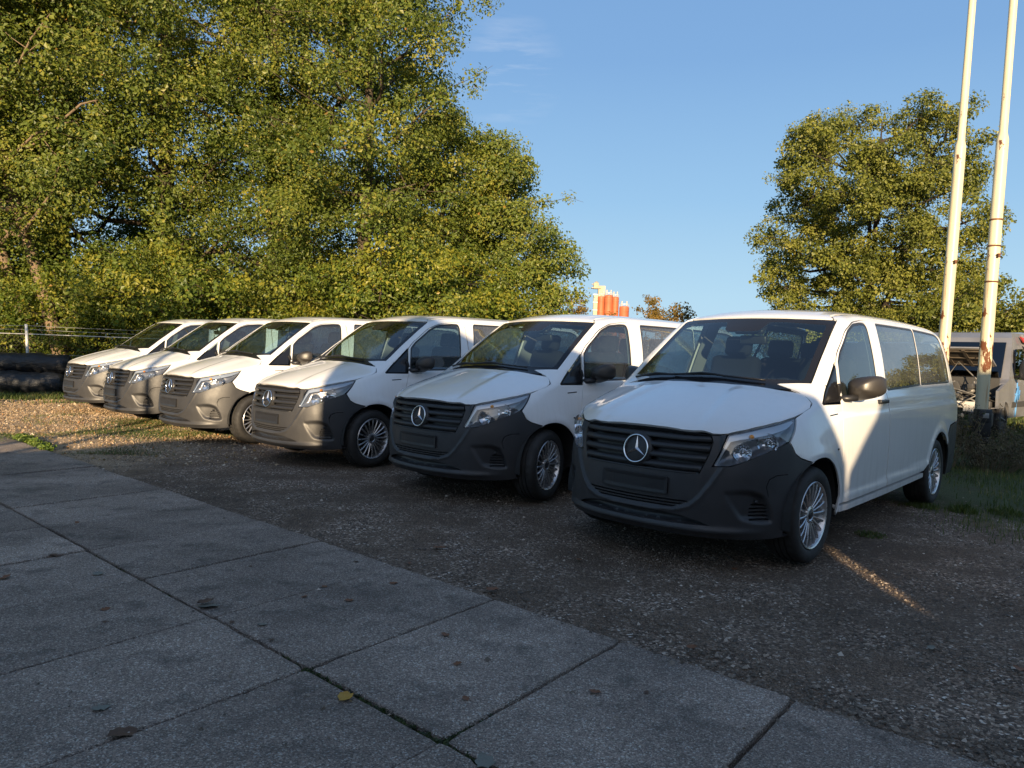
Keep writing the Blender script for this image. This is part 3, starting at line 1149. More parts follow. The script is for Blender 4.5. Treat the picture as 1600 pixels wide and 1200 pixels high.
def build_van(pos, yaw):
    ms = van_meshes()
    root = empty('parked_van', (pos[0], pos[1], 0), yaw)

    def part(name, me, mat, parent=root):
        return link_mesh(name, me, mat, parent)

    def both(name, key, mat, pl=None, pr=None):
        a = part(name, ms[key], mat, pl or root)
        b = part(name, mirror_mesh(ms[key], name), mat, pr or root)
        return a, b

    bumper = part('bumper', ms['bumper'], M_PLASTIC)
    part('lower_intake', ms['intake'], M_BLACK, bumper)
    part('plate_holder', ms['plate'], M_BLACK, bumper)
    part('slot_backing', ms['fin_back'], M_BLACK, bumper)
    part('slot_backing', ms['fog_back'], M_BLACK, bumper)
    part('slot_backing', mirror_mesh(ms['fog_back'], 'slot_backing'), M_BLACK, bumper)
    for s in (1, -1):     # parking sensors
        q = chart('wrap', [W(s * 12, .455), W(s * 43, .475)])
        for p in q[1:]:
            g = grad(p[None])[0]
            b = MB().tube([Vector(p) - Vector(g) * .04, Vector(p) - Vector(g) * .022], .013, 14)
            b.build('parking_sensor', M_BLACK, bumper)
    grille = part('grille', ms['grille'], M_BLACK)
    for s_ in ms['slats']:
        part('grille_slat', s_, M_GRILLE, grille)
    # emblem: disc, ring, three-pointed star
    emb = empty('emblem', (.852, 0, .768))
    emb.parent = root
    emb.rotation_euler = (0, radians(-10), 0)
    d = MB().lathe([(.001, .0), (.104, .0), (.118, -.010), (.122, -.03)], 'x', 40)
    d.build('emblem_disc', M_GRILLE, emb)
    ring = [(.0945 + .0062 * cos(a), .008 + .0062 * sin(a)) for a in np.linspace(0, 2 * pi, 9)[:-1]]
    MB().lathe(ring, 'x', 56, close=True).build('emblem_ring', M_CHROME, emb)
    v, f = star_mb(.092, .014, .003)
    MB().add([(z, x, y) for x, y, z in v], f).build('emblem_star', M_CHROME, emb)
    part('hood', ms['hood'], M_PAINT)
    fl, fr_ = both('fender', 'fender', M_PAINT)
    both('badge', 'badge', M_BLACK_GLOSS, fl, fr_)
    both('side_lamp', 'repeater', M_BLACK_GLOSS, fl, fr_)
    both('pillar', 'pillar', M_PAINT)
    both('quarter_window', 'quarter', M_BLACK_GLOSS)
    dl, dr = both('door', 'door', M_PAINT)
    both('window', 'door_window', M_DOORGLASS, dl, dr)
    both('window_seal', 'door_seal', M_BLACK, dl, dr)
    for s, dd in ((1, dl), (-1, dr)):
        h = MB()
        h.box((-1.365, s * .948, 1.104), (.215, .022, .032), None, .010)
        h.box((-1.275, s * .936, 1.104), (.035, .05, .034), None, .008)
        h.box((-1.462, s * .936, 1.104), (.02, .05, .030), None, .006)
        h.build('handle', M_BLACK, dd)
    sl, sr = both('side_panel', 'side', M_PAINT)
    for k in ('win1', 'win2'):
        both('window', k, M_SIDEGLASS, sl, sr)
        both('window_seal', k + 's', M_BLACK, sl, sr)
    both('sill', 'sill', M_PAINT)
    both('rear_bumper', 'rear_corner', M_PLASTIC)
    part('rear_bumper', ms['tail_bumper'], M_PLASTIC)
    part('roof', ms['roof'], M_PAINT)
    tg = part('tailgate', ms['tailgate'], M_PAINT)
    part('window', ms['tail_window'], M_SIDEGLASS, tg)
    both('tail_lamp', 'tail_lamp', M_TAIL)
    both('lining', 'lining', M_LINING)
    part('headliner', ms['headliner'], M_HEADLINER)
    ws = part('windshield', ms['windshield'], M_WS)
    part('windshield_border', ms['border'], M_BLACK_GLOSS, ws)
    # sensor housing and inside mirror
    b = MB()
    b.box((-.86, 0, 1.675), (.12, .26, .05), Matrix.Rotation(radians(35), 3, 'Y'), .02)
    b.build('sensor_housing', M_BLACK, ws)
    b = MB()
    b.box((-.92, .0, 1.585), (.04, .24, .075), Matrix.Rotation(radians(10), 3, 'Y'), .016)
    b.tube([(-.90, 0, 1.66), (-.915, 0, 1.60)], .010, 8)
    b.build('inside_mirror', M_BLACK, ws)
    part('cowl', ms['cowl'], M_BLACK)
    for yz in ([(-.70, 1.222), (-.45, 1.252), (-.05, 1.272)], [(-.30, 1.262), (.05, 1.272), (.46, 1.248)]):
        q = densify(np.array(yz + yz[::-1][1:-1]), .06)
        q = np.array([(a, np.interp(a, [p[0] for p in yz], [p[1] for p in yz])) for a in np.linspace(yz[0][0], yz[-1][0], 16)])
        P = chart('front', q)
        N = grad(P)
        blade = P + N * .016
        arm = P[:10] + N[:10] * (.030 - .004 * np.abs(np.arange(10) - 5))[:, None]
        w = MB()
        w.tube(blade, .008, 6)
        w.tube(arm, .0085, 6)
        w.build('wiper', M_BLACK, root)
    # headlights
    for s in (1, -1):
        hl = part('headlight', ms['lamp_back'] if s == 1 else mirror_mesh(ms['lamp_back'], 'lamp_housing'), M_LAMPBACK)
        part('light_strip', ms['strip'] if s == 1 else mirror_mesh(ms['strip'], 'light_strip'), M_STRIP, hl)
        part('lens', ms['lens'] if s == 1 else mirror_mesh(ms['lens'], 'lens'), M_LENS, hl)
        for th, z, R in ((37.4, .800, .060), (46.6, .862, .068)):
            p = chart('wrap', [W(th, z)])[0]
            g = grad(p[None])[0]
            ax = Vector((.93, .30, .05)).normalized()
            c = Vector(p) - Vector(g) * .020
            rot = ax.to_track_quat('Z', 'Y').to_matrix()
            v_, f_ = [], []
            nn = 24
            rings_ = [(R, 0.0), (R * .94, -.004), (R * .8, -.014), (R * .58, -.026), (R * .34, -.034), (R * .14, -.036), (R * .12, -.012), (.001, -.008)]
            for (rr, zz) in rings_:
                for k in range(nn):
                    a = 2 * pi * k / nn
                    f2 = 1 + (.05 * (k % 2) if .2 * R < rr < .95 * R else 0)
                    q = c + rot @ Vector((rr * f2 * cos(a), rr * f2 * sin(a), zz * .9))
                    v_.append((q.x, q.y * s, q.z))
            for j in range(len(rings_) - 1):
                for k in range(nn):
                    f_.append((j * nn + k, j * nn + (k + 1) % nn, (j + 1) * nn + (k + 1) % nn, (j + 1) * nn + k))
            MB().add(v_, f_, False).build('reflector', M_CHROME, hl)
        p = chart('wrap', [W(40.5, .905)])[0]
        g = grad(p[None])[0]
        q = Vector(p) - Vector(g) * .012
        MB().ellipsoid((q.x, q.y * s, q.z), (.02, .018, .016), 10, 8).build('indicator_bulb', M_AMBER, hl)
    # wheels
    tyre, rim, cap, brake = disc_wheel()
    for cx in (0, WB):
        for s in (1, -1):
            w = empty('wheel', (cx, s * .925, .340), 0 if s == 1 else pi)
            if cx == 0:
                w['steer'] = 1
                w.rotation_euler.z += radians(STEER)
            w.parent = root
            for nm, me, mt in (('tyre', tyre, M_RUBBER), ('rim', rim, M_ALLOY), ('wheel_cap', cap, M_BLACK), ('brake_disc', brake, M_DARK)):
                link_mesh(nm, me, mt, w)
    # wheel housings, floor
    for cx in (0, WB):
        for s in (1, -1):
            wv, wf = [], []
            A = np.linspace(radians(-8), radians(190), 24)
            for a in A:
                for y in (.925, .60):
                    wv.append((cx + .415 * cos(a), s * y, ARC_Z + .415 * sin(a)))
            for i in range(23):
                wf.append((2 * i, 2 * i + 1, 2 * i + 3, 2 * i + 2))
            wf.append(tuple(2 * i + 1 for i in range(24)))
            MB().add(wv, wf, False).build('wheel_housing', M_DARK, root)
    b = MB()
    b.box((-1.75, 0, .34), (4.4, 1.18, .22))
    b.box((-1.63, 0, .36), (2.3, 1.66, .16))
    b.box((-4.0, 0, .40), (.36, 1.6, .2))
    b.box((.55, 0, .36), (.24, .9, .16))
    b.build('underbody', M_DARK, root)
    b = MB()
    b.box((-2.4, 0, .60), (3.2, 1.66, .05))
    b.build('floor', M_DASH, root)
    # cabin
    b = MB()
    b.box((-.50, 0, 1.13), (.62, 1.42, .16), Matrix.Rotation(radians(-4), 3, 'Y'), .05)
    b.box((-.55, 0, .86), (.36, 1.40, .50), None, .06)
    b.box((-.52, .36, 1.22), (.30, .42, .09), None, .035)
    b.build('dashboard', M_DASH, root)
    st = MB()
    rot = Matrix.Rotation(radians(-62), 3, 'Y')
    ring = [(.18 * cos(a), .18 * sin(a), 0) for a in np.linspace(0, 2 * pi, 29)]
    cc = Vector((-.82, .36, 1.10))
    st.tube([cc + rot @ Vector(p) for p in ring], .015, 8, False)
    st.tube([cc + rot @ Vector((-.17, 0, 0)), cc + rot @ Vector((.17, 0, 0))], .018, 6)
    st.ellipsoid(cc, (.05, .06, .06))
    st.build('steering_wheel', M_BLACK, root)

    def seat(x, y, w):
        s_ = empty('seat', (x, y, .60))
        s_.parent = root
        MB().box((0, 0, .14), (.52, w, .20), Matrix.Rotation(radians(-6), 3, 'Y'), .06).build('seat_cushion', M_SEAT, s_)
        MB().box((-.33, 0, .52), (.16, w * .96, .66), Matrix.Rotation(radians(-12), 3, 'Y'), .06).build('backrest', M_SEAT, s_)
        n_ = 1 if w < .6 else (2 if w < 1 else 3)
        for k in range(n_):
            yy = (k - (n_ - 1) / 2) * w / n_
            h = MB()
            h.box((-.425, yy, .94), (.10, .26, .19), Matrix.Rotation(radians(-12), 3, 'Y'), .04)
            h.tube([(-.41, yy - .06, .80), (-.42, yy - .06, .90)], .008, 6)
            h.tube([(-.41, yy + .06, .80), (-.42, yy + .06, .90)], .008, 6)
            h.build('headrest', M_SEAT, s_)
    seat(-1.12, .43, .50)
    seat(-1.12, -.43, .50)
    seat(-2.15, .0, 1.35)
    seat(-3.05, .0, 1.35)
    # outside mirrors
    for s in (1, -1):
        mr = empty('door_mirror', (-.632, s * 1.0, 1.226))
        mr.parent = root
        rot = Matrix.Rotation(radians(-12 * s), 3, 'Z') @ Matrix.Rotation(radians(5 * s), 3, 'X')
        h = MB()
        vs, fs = [], []
        nu, nv = 26, 14
        for j in range(nv + 1):
            t = j / nv              # front (0) to the open rear (1)
            sc = sin(min(t * 1.16, 1.0) * pi / 2) ** .55 if t > 0 else 0.02
            xx = .075 - .135 * t
            for k in range(nu):
                a = 2 * pi * k / nu
                cy, cz = cos(a), sin(a)
                e = .50
                yy = .128 * math.copysign(abs(cy) ** e, cy) * sc
                zz = .088 * math.copysign(abs(cz) ** e, cz) * sc
                zz -= .018 * (yy * s / .128) * (-1)
                zz *= 1 - .12 * (yy * s > 0) * abs(yy) / .128
                vs.append(rot @ Vector((xx - .05 * (yy * s / .128) ** 2 * (yy * s > 0), yy, zz)))
        for j in range(nv):
            for k in range(nu):
                fs.append((j * nu + k, j * nu + (k + 1) % nu, (j + 1) * nu + (k + 1) % nu, (j + 1) * nu + k))
        fs.append(tuple(range(nu)))
        h.add(vs, fs, True)
        h.build('mirror_housing', M_MIRROR, mr)
        g = MB()
        g.box((-.052, 0, 0), (.008, .205, .135), rot, .003)
        g.build('mirror_glass', M_CHROME, mr)
        a_ = MB()
        a_.tube([(.10, -s * .135, -.085), (.07, -s * .08, -.082), (.02, -s * .03, -.07)], [.030, .026, .030], 10)
        a_.box((.11, -s * .128, -.03), (.035, .02, .12), Matrix.Rotation(radians(22), 3, 'Y'), .008)
        a_.build('mirror_arm', M_BLACK, mr)
    return root


def copy_tree(o, parent=None, kids=None):
    if kids is None:
        kids = {}
        for q in bpy.data.objects:
            if q.parent:
                kids.setdefault(q.parent.name, []).append(q)
    c = o.copy()
    C.objects.link(c)
    c.parent = parent
    for ch in kids.get(o.name, []):
        copy_tree(ch, c, kids)
    return c
# ------------------------------------------------------------------ the ground
def mat_ground():
    t = NT('gravel_and_turf')
    p = t.pos()
    big = t.noise(p, .55, 4)
    mid = t.noise(p, 2.2, 5, .65)
    v = t.voro(p, 75, out='Color')
    sep = t.node('ShaderNodeSeparateColor')
    t.link(v, sep.inputs[0])
    d1 = t.voro(p, 75)
    v2 = t.voro(p, 170, out='Color')
    sep2 = t.node('ShaderNodeSeparateColor')
    t.link(v2, sep2.inputs[0])
    stone = t.ramp(sep.outputs[0], [(0, (0.053, 0.038, 0.029)), (.45, (0.156, 0.113, 0.083)), (.8, (0.333, 0.249, 0.185)), (.93, (0.623, 0.480, 0.361)), (1, (0.795, 0.735, 0.645))])
    grit = t.ramp(sep2.outputs[1], [(0, (0.063, 0.043, 0.030)), (.6, (0.156, 0.108, 0.072)), (1, (0.353, 0.249, 0.174))])
    c = t.mix(t.ramp(mid, [(.40, 0), (.60, 1)]), stone, grit)
    c = t.mix(t.ramp(big, [(.42, 0), (.62, .65)]), c, (.088, .066, .047))
    # turf where the yard ends (further away, and to the right of the vans)
    sx = t.node('ShaderNodeSeparateXYZ')
    t.link(p, sx.inputs[0])
    x, y = sx.outputs['X'], sx.outputs['Y']
    right = t.math('SUBTRACT', x, t.math('MULTIPLY', y, -.55))          # x+.55y
    r1 = t.math('ADD', t.math('MULTIPLY', t.math('SUBTRACT', right, 8.15), 1.2), t.math('MULTIPLY', t.math('SUBTRACT', mid, .5), 4.0))
    r1 = t.math('MULTIPLY', r1, 1.0)
    far = t.math('ADD', t.math('MULTIPLY', t.math('SUBTRACT', t.math('SUBTRACT', y, t.math('MULTIPLY', x, .10)), 17.2), 1.2), t.math('MULTIPLY', t.math('SUBTRACT', mid, .5), 2.0))
    gm = t.math('MAXIMUM', t.ramp(r1, [(0, 0), (1, 1)]), t.ramp(far, [(0, 0), (1, 1)]))
    turf = t.mix(t.noise(p, 14, 5, .7), (0.027, 0.039, 0.014), (0.090, 0.108, 0.036))
    turf = t.mix(t.ramp(t.noise(p, 1.3, 4), [(.5, 0), (.72, .7)]), turf, (.075, .058, .036))
    c = t.mix(gm, c, turf)
    # far left: sun's brightness painted into the gravel as pale tone, with leaf litter
    dry = t.math('SUBTRACT', t.math('MULTIPLY', t.math('ADD', t.math('ADD', x, t.math('MULTIPLY', t.math('SUBTRACT', mid, .5), 1.5)), 3.6), -.55), 0.0)
    lit_ground = t.mix(sep.outputs[1], (.34, .235, .14), (.56, .43, .28))
    lit_ground = t.mix(t.ramp(t.voro(p, 9, out='Distance'), [(.0, .7), (.22, 0)]), lit_ground, (.30, .16, .06))
    lit_ground = t.mix(t.ramp(t.noise(p, 3.5, 5, .7), [(.42, 0), (.68, .7)]), lit_ground, (.21, .15, .085))
    c = t.mix(t.math('MULTIPLY', t.ramp(dry, [(0, 0), (1, 1)]), t.math('SUBTRACT', 1.0, gm)), c, lit_ground)
    h = t.math('ADD', t.math('MULTIPLY', d1, -.6), t.math('MULTIPLY', mid, 1.2))
    n = t.bump(h, .9, .02)
    n = t.bump(t.voro(p, 170), .5, .006, n)
    return t.done(t.pbsdf(c, .85, 0, .25, 0, n))


def mat_slab():
    t = NT('exposed_aggregate_concrete')
    p = t.pos()
    a = t.voro(p, 165, out='Color')
    sep = t.node('ShaderNodeSeparateColor')
    t.link(a, sep.inputs[0])
    c = t.ramp(sep.outputs[0], [(0, (0.065, 0.054, 0.045)), (.5, (0.256, 0.204, 0.166)), (.84, (0.439, 0.349, 0.284)), (.94, (0.800, 0.722, 0.588)), (1, (0.800, 0.800, 0.760))])
    b = t.voro(p, 260, out='Color')
    sb = t.node('ShaderNodeSeparateColor')
    t.link(b, sb.inputs[0])
    c = t.mix(.5, c, t.ramp(sb.outputs[0], [(0, (0.124, 0.099, 0.079)), (.7, (0.339, 0.265, 0.213)), (1, (0.652, 0.508, 0.409))]))
    st = t.noise(p, 1.1, 6, .62)
    c = t.mix(1.0, c, t.ramp(st, [(.30, .50), (.5, .98), (.7, 1.30)]), 'MULTIPLY')
    st2 = t.noise(p, 4.5, 5, .6)
    c = t.mix(t.ramp(st2, [(.54, 0), (.70, .55)]), c, (.060, .056, .050))
    c = t.mix(t.ramp(t.noise(t.mapping(p, (1, 1, 1), (3, 7, 0)), .9, 6, .7), [(.58, 0), (.70, .45)]), c, (.050, .052, .042))
    oi = t.node('ShaderNodeObjectInfo')
    c = t.mix(1.0, c, t.ramp(oi.outputs['Random'], [(0, .78), (1, 1.22)]), 'MULTIPLY')
    h = t.math('ADD', t.voro(p, 130), t.math('MULTIPLY', t.noise(p, 30, 4), .8))
    n = t.bump(h, .95, .009)
    n = t.bump(t.noise(p, 2.5, 4), .35, .03, n)
    return t.done(t.pbsdf(c, t.ramp(st2, [(.3, .62), (.7, .82)]), 0, .35, 0, n))


def ground_z(x, y):
    return 0.012 * np.sin(x * 1.3 + .7 * y) + .010 * np.sin(2.1 * y - .6 * x + 1) + .006 * np.sin(4.3 * x + 3.1 * y)


def build_ground():
    # one sheet, fine near the yard, out to the horizon
    xs = np.concatenate([[-1500, -600, -250, -120, -60, -40, -30], np.arange(-24, 24.01, .4), [30, 40, 60, 120, 250, 600, 1500]])
    ys = np.concatenate([[-800, -300, -100, -40, -20, -10, -4], np.arange(0, 26.01, .4), [32, 40, 60, 90, 140, 250, 500, 1000, 2500]])
    X, Y = np.meshgrid(xs, ys)
    near = np.clip((28 - np.abs(X)) / 6, 0, 1) * np.clip((26 - Y) / 4, 0, 1) * np.clip((Y + 1) / 2, 0, 1)
    # below the slabs the sheet dips
    q = slab_coord(X, Y)
    dip = -.022 * sst(.03, .10, SLAB_W - q[..., 1])
    Z = ground_z(X, Y) * near * sst(.0, .6, q[..., 1] - SLAB_W) + dip * near - .012
    ny, nx = X.shape
    V = np.stack([X.ravel(), Y.ravel(), Z.ravel()], 1)
    i = np.arange(nx * ny).reshape(ny, nx)
    F = np.stack([i[:-1, :-1].ravel(), i[:-1, 1:].ravel(), i[1:, 1:].ravel(), i[1:, :-1].ravel()], 1)
    o = link_mesh('ground', np_mesh('ground', V, F, True), mat_ground())
    tag(o, kind='structure')
    return o


SLAB_O = np.array([-2.11, 4.28])
E1 = np.array([.7505, -.6609])
E2 = np.array([.622, .783])
SLAB_P, SLAB_W = .845, 1.272
_inv = np.linalg.inv(np.stack([E1, E2], 1))


def slab_coord(X, Y):
    d = np.stack([X - SLAB_O[0], Y - SLAB_O[1]], -1)
    return d @ _inv.T


def slab_xy(a, b):
    return SLAB_O + E1 * a + E2 * b


def build_paving():
    root = empty('concrete_paving')
    tag(root, kind='structure')
    mat = mat_slab()
    r = np.random.default_rng(5)
    for row in range(-2, 1):          # row 0 beside the gravel, -1 and -2 nearer the camera
        for k in range(-12, 9):
            a0, a1 = k * SLAB_P, (k + 1) * SLAB_P
            b0, b1 = row * SLAB_W, (row + 1) * SLAB_W
            c = slab_xy((a0 + a1) / 2, (b0 + b1) / 2)
            if c[1] < .2 or c[0] < -9.5 or c[0] > 4.5:
                continue
            jw = lambda i: [.0012, .0045, .0016, .006, .0012, .0035, .0065][(i * 5 + row * 3) % 7]
            gj, gj2 = jw(k), jw(k + 1)
            if row == 0:
                gj = {0: .006, 2: .0055, 3: .007, 4: .0075, 1: .0016}.get(k, gj * .6)
                gj2 = {0: .006, 2: .0055, 3: .007, 4: .0075, 1: .0016}.get(k + 1, gj2 * .6)
            gl = .0025 if row else .013 + .012 * r.random()
            if row == -1:
                gj, gj2 = max(gj, .004), max(gj2, .004)
            if row == 0 and k in (-1, 0):
                gl = .006
            gt = .008
            # outline with slightly worn, uneven edges
            pts = []
            cs = [(a0 + gj, b0 + gl), (a1 - gj2, b0 + gl), (a1 - gj2, b1 - gt), (a0 + gj, b1 - gt)]
            for i in range(4):
                A, B = np.array(cs[i]), np.array(cs[(i + 1) % 4])
                n = 22
                nn = np.array([-(B - A)[1], (B - A)[0]])
                nn /= np.linalg.norm(nn)
                w = np.cumsum(r.normal(0, .0016, n))
                w = w - np.linspace(w[0], w[-1], n)
                for j in range(n):
                    q = A + (B - A) * j / n + nn * (abs(w[j]) + (.016 * r.random() if r.random() < .04 else 0))
                    if j == 0:
                        q = q + (B - A) / np.linalg.norm(B - A) * .008 + nn * .004
                    pts.append(q)
            pts = np.array(pts)
            ctr = pts.mean(0)
            tilt = r.normal(0, .0030, 2)
            dz = r.normal(0, .0032)

            def up(Q, z):
                P = np.array([slab_xy(*q) for q in Q])
                zz = z + dz + (Q - ctr) @ tilt
                return np.column_stack([P, zz])
            n = len(pts)
            inn = ctr + (pts - ctr) * .992
            top = up(inn, .008)
            rimv = up(pts, .003)
            bot = up(pts, -.10)
            V = np.vstack([top, rimv, bot])
            F = [tuple(range(n))]
            for i in range(n):
                j = (i + 1) % n
                F += [(n + i, n + j, j, i), (2 * n + i, 2 * n + j, n + j, n + i)]
            link_mesh('paving_slab', np_mesh('paving_slab', V, F, False), mat, root)
    # lifting slots along the joint: dark notches
    return root


def scatter_tris(name, pts, size, kind, mat, seed=0, parent=None):
    pass


def build_stones():
    """loose gravel: small faceted stones in one mesh"""
    r = np.random.default_rng(11)
    N = 190000
    u = r.random(N)
    # denser close to the camera
    Y = 2.2 + (14.5 - 2.2) * u ** 1.7
    X = r.uniform(-1, 1, N) * (1.2 + Y * .82)
    q = slab_coord(X, Y)
    edge = .022 * np.sin(q[:, 0] * 5.1) + .018 * np.sin(q[:, 0] * 13.7 + 1) + .02 * np.sin(q[:, 0] * 2.3)
    keep = q[:, 1] > SLAB_W + r.random(N) ** 2 * .10 - .035 - np.abs(edge) * r.random(N)
    # a few strays on the paving
    stray = (r.random(N) < .004 + .05 * np.exp(-np.maximum(SLAB_W - q[:, 1], 0) / .06)) & (~keep)
    patch = np.sin(X * 1.7 + 1.3 * np.sin(Y * 1.1)) + np.sin(Y * 2.3 + X) * .6 + r.normal(0, .8, N)
    keep &= (patch > -.5) | (r.random(N) < .5)
    keep &= (X + .55 * Y) < 8.3 + r.normal(0, .5, N)
    k2 = keep | stray
    X, Y, q, stray = X[k2], Y[k2], q[k2], stray[k2]
    n = len(X)
    s = np.clip(r.lognormal(np.log(.0050), .42, n), .0028, .017)
    base = np.array([(1, 0, -.2), (-1, 0, -.2), (0, 1, -.2), (0, -1, -.2), (0, 0, 1)], float)
    F0 = np.array([(0, 2, 4), (2, 1, 4), (1, 3, 4), (3, 0, 4)])
    V = base[None] * (1 + r.uniform(-.35, .35, (n, 5, 3))) + r.uniform(-.35, .35, (n, 5, 3))
    V *= (s[:, None] * np.stack([1 + .5 * r.random(n), .8 + .4 * r.random(n), .5 + .4 * r.random(n)], 1))[:, None]
    a = r.uniform(0, 2 * pi, n)
    ca, sa = np.cos(a), np.sin(a)
    x, y = V[..., 0].copy(), V[..., 1].copy()
    V[..., 0] = x * ca[:, None] - y * sa[:, None]
    V[..., 1] = x * sa[:, None] + y * ca[:, None]
    z0 = np.where(q[:, 1] > SLAB_W, ground_z(X, Y) * sst(.0, .6, q[:, 1] - SLAB_W) - .012, .009)
    V += np.stack([X, Y, z0 + s * .25], 1)[:, None]
    F = (F0[None] + (np.arange(n) * 5)[:, None, None]).reshape(-1, 3)
    t = np.repeat(np.clip(r.beta(1.1, 2.6, n), 0, 1), 5)
    m = NT('stone')
    at = m.node('ShaderNodeAttribute')
    at.attribute_name = 'tint'
    c = m.ramp(at.outputs['Fac'], [(0, (0.078, 0.063, 0.049)), (.35, (0.182, 0.145, 0.109)), (.6, (0.297, 0.237, 0.180)), (.85, (0.521, 0.440, 0.356)), (1, (0.772, 0.728, 0.656))])
    mt = m.done(m.pbsdf(c, .7, 0, .35))
    o = link_mesh('gravel', np_mesh('gravel', V.reshape(-1, 3), F, False, t), mt)
    tag(o, kind='stuff')
    return o


def build_sand_stones():
    """grit and pebbles on the sunlit part of the yard, tinted pale to brighten it"""
    r = np.random.default_rng(19)
    n = 60000
    Y = 8.3 + (17.4 - 8.3) * r.random(n) ** .8
    X = r.uniform(-14.5, -2.6, n)
    k = (slab_coord(X, Y)[:, 1] > SLAB_W + .03) & (r.random(n) < np.clip((-2.4 - X) / 2.2, .05, 1)) & (Y - .10 * X < 18.6)
    X, Y = X[k], Y[k]
    n = len(X)
    s = np.clip(r.lognormal(np.log(.0095), .4, n), .004, .03)
    base = np.array([(1, 0, 0), (-1, 0, 0), (0, 1, 0), (0, -1, 0), (0, 0, 1)], float)
    F0 = np.array([(0, 2, 4), (2, 1, 4), (1, 3, 4), (3, 0, 4)])
    V = base[None] * (1 + r.uniform(-.3, .3, (n, 5, 3))) + r.uniform(-.3, .3, (n, 5, 3))
    V *= (s[:, None] * np.stack([1 + .5 * r.random(n), .8 + .5 * r.random(n), .8 + .5 * r.random(n)], 1))[:, None]
    a = r.uniform(0, 2 * pi, n)
    x, y = V[..., 0].copy(), V[..., 1].copy()
    V[..., 0] = x * np.cos(a)[:, None] - y * np.sin(a)[:, None]
    V[..., 1] = x * np.sin(a)[:, None] + y * np.cos(a)[:, None]
    V += np.stack([X, Y, ground_z(X, Y) - .012], 1)[:, None]
    F = (F0[None] + (np.arange(n) * 5)[:, None, None]).reshape(-1, 3)
    t = np.repeat(np.clip(r.beta(1.6, 2.0, n), 0, 1), 5)
    m = NT('lit_grit')
    at = m.node('ShaderNodeAttribute')
    at.attribute_name = 'tint'
    c = m.ramp(at.outputs['Fac'], [(0, (.12, .08, .05)), (.4, (.30, .21, .125)), (.75, (.46, .35, .23)), (1, (.62, .54, .42))])  # pale stops put the sun's brightness into the stones
    mt = m.done(m.pbsdf(c, .8, 0, .3))
    tag(link_mesh('grit', np_mesh('grit', V.reshape(-1, 3), F, False, t), mt), kind='stuff')


def blades(X, Y, Z, r, h0, h1, w0, lean=.6):
    n = len(X)
    a = r.uniform(0, 2 * pi, n)
    h = r.uniform(h0, h1, n)
    w = w0 * r.uniform(.6, 1.3, n)
    l = h * r.uniform(.1, lean, n)
    d = np.stack([np.cos(a), np.sin(a)], 1)
    p = np.stack([-d[:, 1], d[:, 0]], 1)
    b = np.stack([X, Y, Z], 1)
    v0, v1 = b.copy(), b.copy()
    v0[:, :2] -= p * w[:, None]
    v1[:, :2] += p * w[:, None]
    m = b.copy()
    m[:, :2] += d * (l * .35)[:, None]
    m[:, 2] += h * .6
    v2, v3 = m.copy(), m.copy()
    v2[:, :2] += p * w[:, None] * .7
    v3[:, :2] -= p * w[:, None] * .7
    tip = b.copy()
    tip[:, :2] += d * l[:, None]
    tip[:, 2] += h * .95
    V = np.stack([v0, v1, v2, v3, tip], 1)
    i = np.arange(n) * 5
    F = np.concatenate([np.stack([i, i + 1, i + 2], 1), np.stack([i, i + 2, i + 3], 1), np.stack([i + 3, i + 2, i + 4], 1)])
    return V.reshape(-1, 3), F


M_GRASS = mat_leaf('grass_blade', [(0, (0.029, 0.049, 0.013)), (.45, (0.072, 0.109, 0.026)), (.75, (0.123, 0.152, 0.039)), (.9, (0.189, 0.174, 0.065)), (1, (0.290, 0.232, 0.111))], .3, .5)
M_WEED = mat_leaf('dry_weed', [(0, (0.045, 0.042, 0.024)), (.5, (0.112, 0.093, 0.054)), (.8, (0.075, 0.090, 0.038)), (1, (0.225, 0.180, 0.112))], .25, .7)


def grass_patch(name, area, n, seed, h=(.03, .09), w=.0035, mask=None, lean=.8):
    r = np.random.default_rng(seed)
    X = r.uniform(area[0], area[1], n)
    Y = r.uniform(area[2], area[3], n)
    cl = np.sin(X * 2.1 + 1.7 * np.sin(Y * 1.3 + seed)) + np.sin(Y * 2.7 - X * 1.1 + seed * 2) + r.normal(0, .55, n)
    k = cl > -.2
    if mask is not None:
        k &= mask(X, Y, r)
    X, Y = X[k], Y[k]
    V, F = blades(X, Y, ground_z(X, Y) - .016, r, h[0], h[1], w, lean)
    t = np.repeat(np.clip(.5 + .22 * np.sin(X * 3 + Y * 2) + r.normal(0, .2, len(X)), 0, 1), 5)
    o = link_mesh(name, np_mesh(name, V, F, False, t), M_GRASS)
    tag(o, kind='stuff')
    return o
# ------------------------------------------------------------------ build: ground first
build_ground()
build_paving()
build_stones()
build_sand_stones()

# ------------------------------------------------------------------ the six vans
STEERS = [-1.7, 12.6, 5.3, 11.0, 4.0, 4.0]
STEER = STEERS[0]
VAN_POS = [((1.453, 5.774), -132.44), ((-.290, 7.711), -133.42), ((-2.266, 9.337), -133.85),
           ((-4.236, 11.097), -133.53), ((-5.962, 12.767), -134.3), ((-7.710, 14.549), -132.2)]
VAN_LABELS = [
    'nearest white passenger van, rightmost of the row, with a sunlit wedge on its door',
    'white passenger van second from the right, its dark grey bumper wholly in shade',
    'white passenger van whose bumper and bonnet are half in sun and half in shade',
    'fully sunlit white van just left of the half shaded one, showing one front tyre',
    'white van second from the left, with thin pole shadows across its bonnet',
    'white van farthest from the camera, leftmost of the row beside the dark stack']
van0 = build_van(VAN_POS[0][0], radians(VAN_POS[0][1]))
vans = [van0]
for (p, a) in VAN_POS[1:]:
    c = copy_tree(van0)
    c.location = (p[0], p[1], 0)
    c.rotation_euler = (0, 0, radians(a))
    vans.append(c)
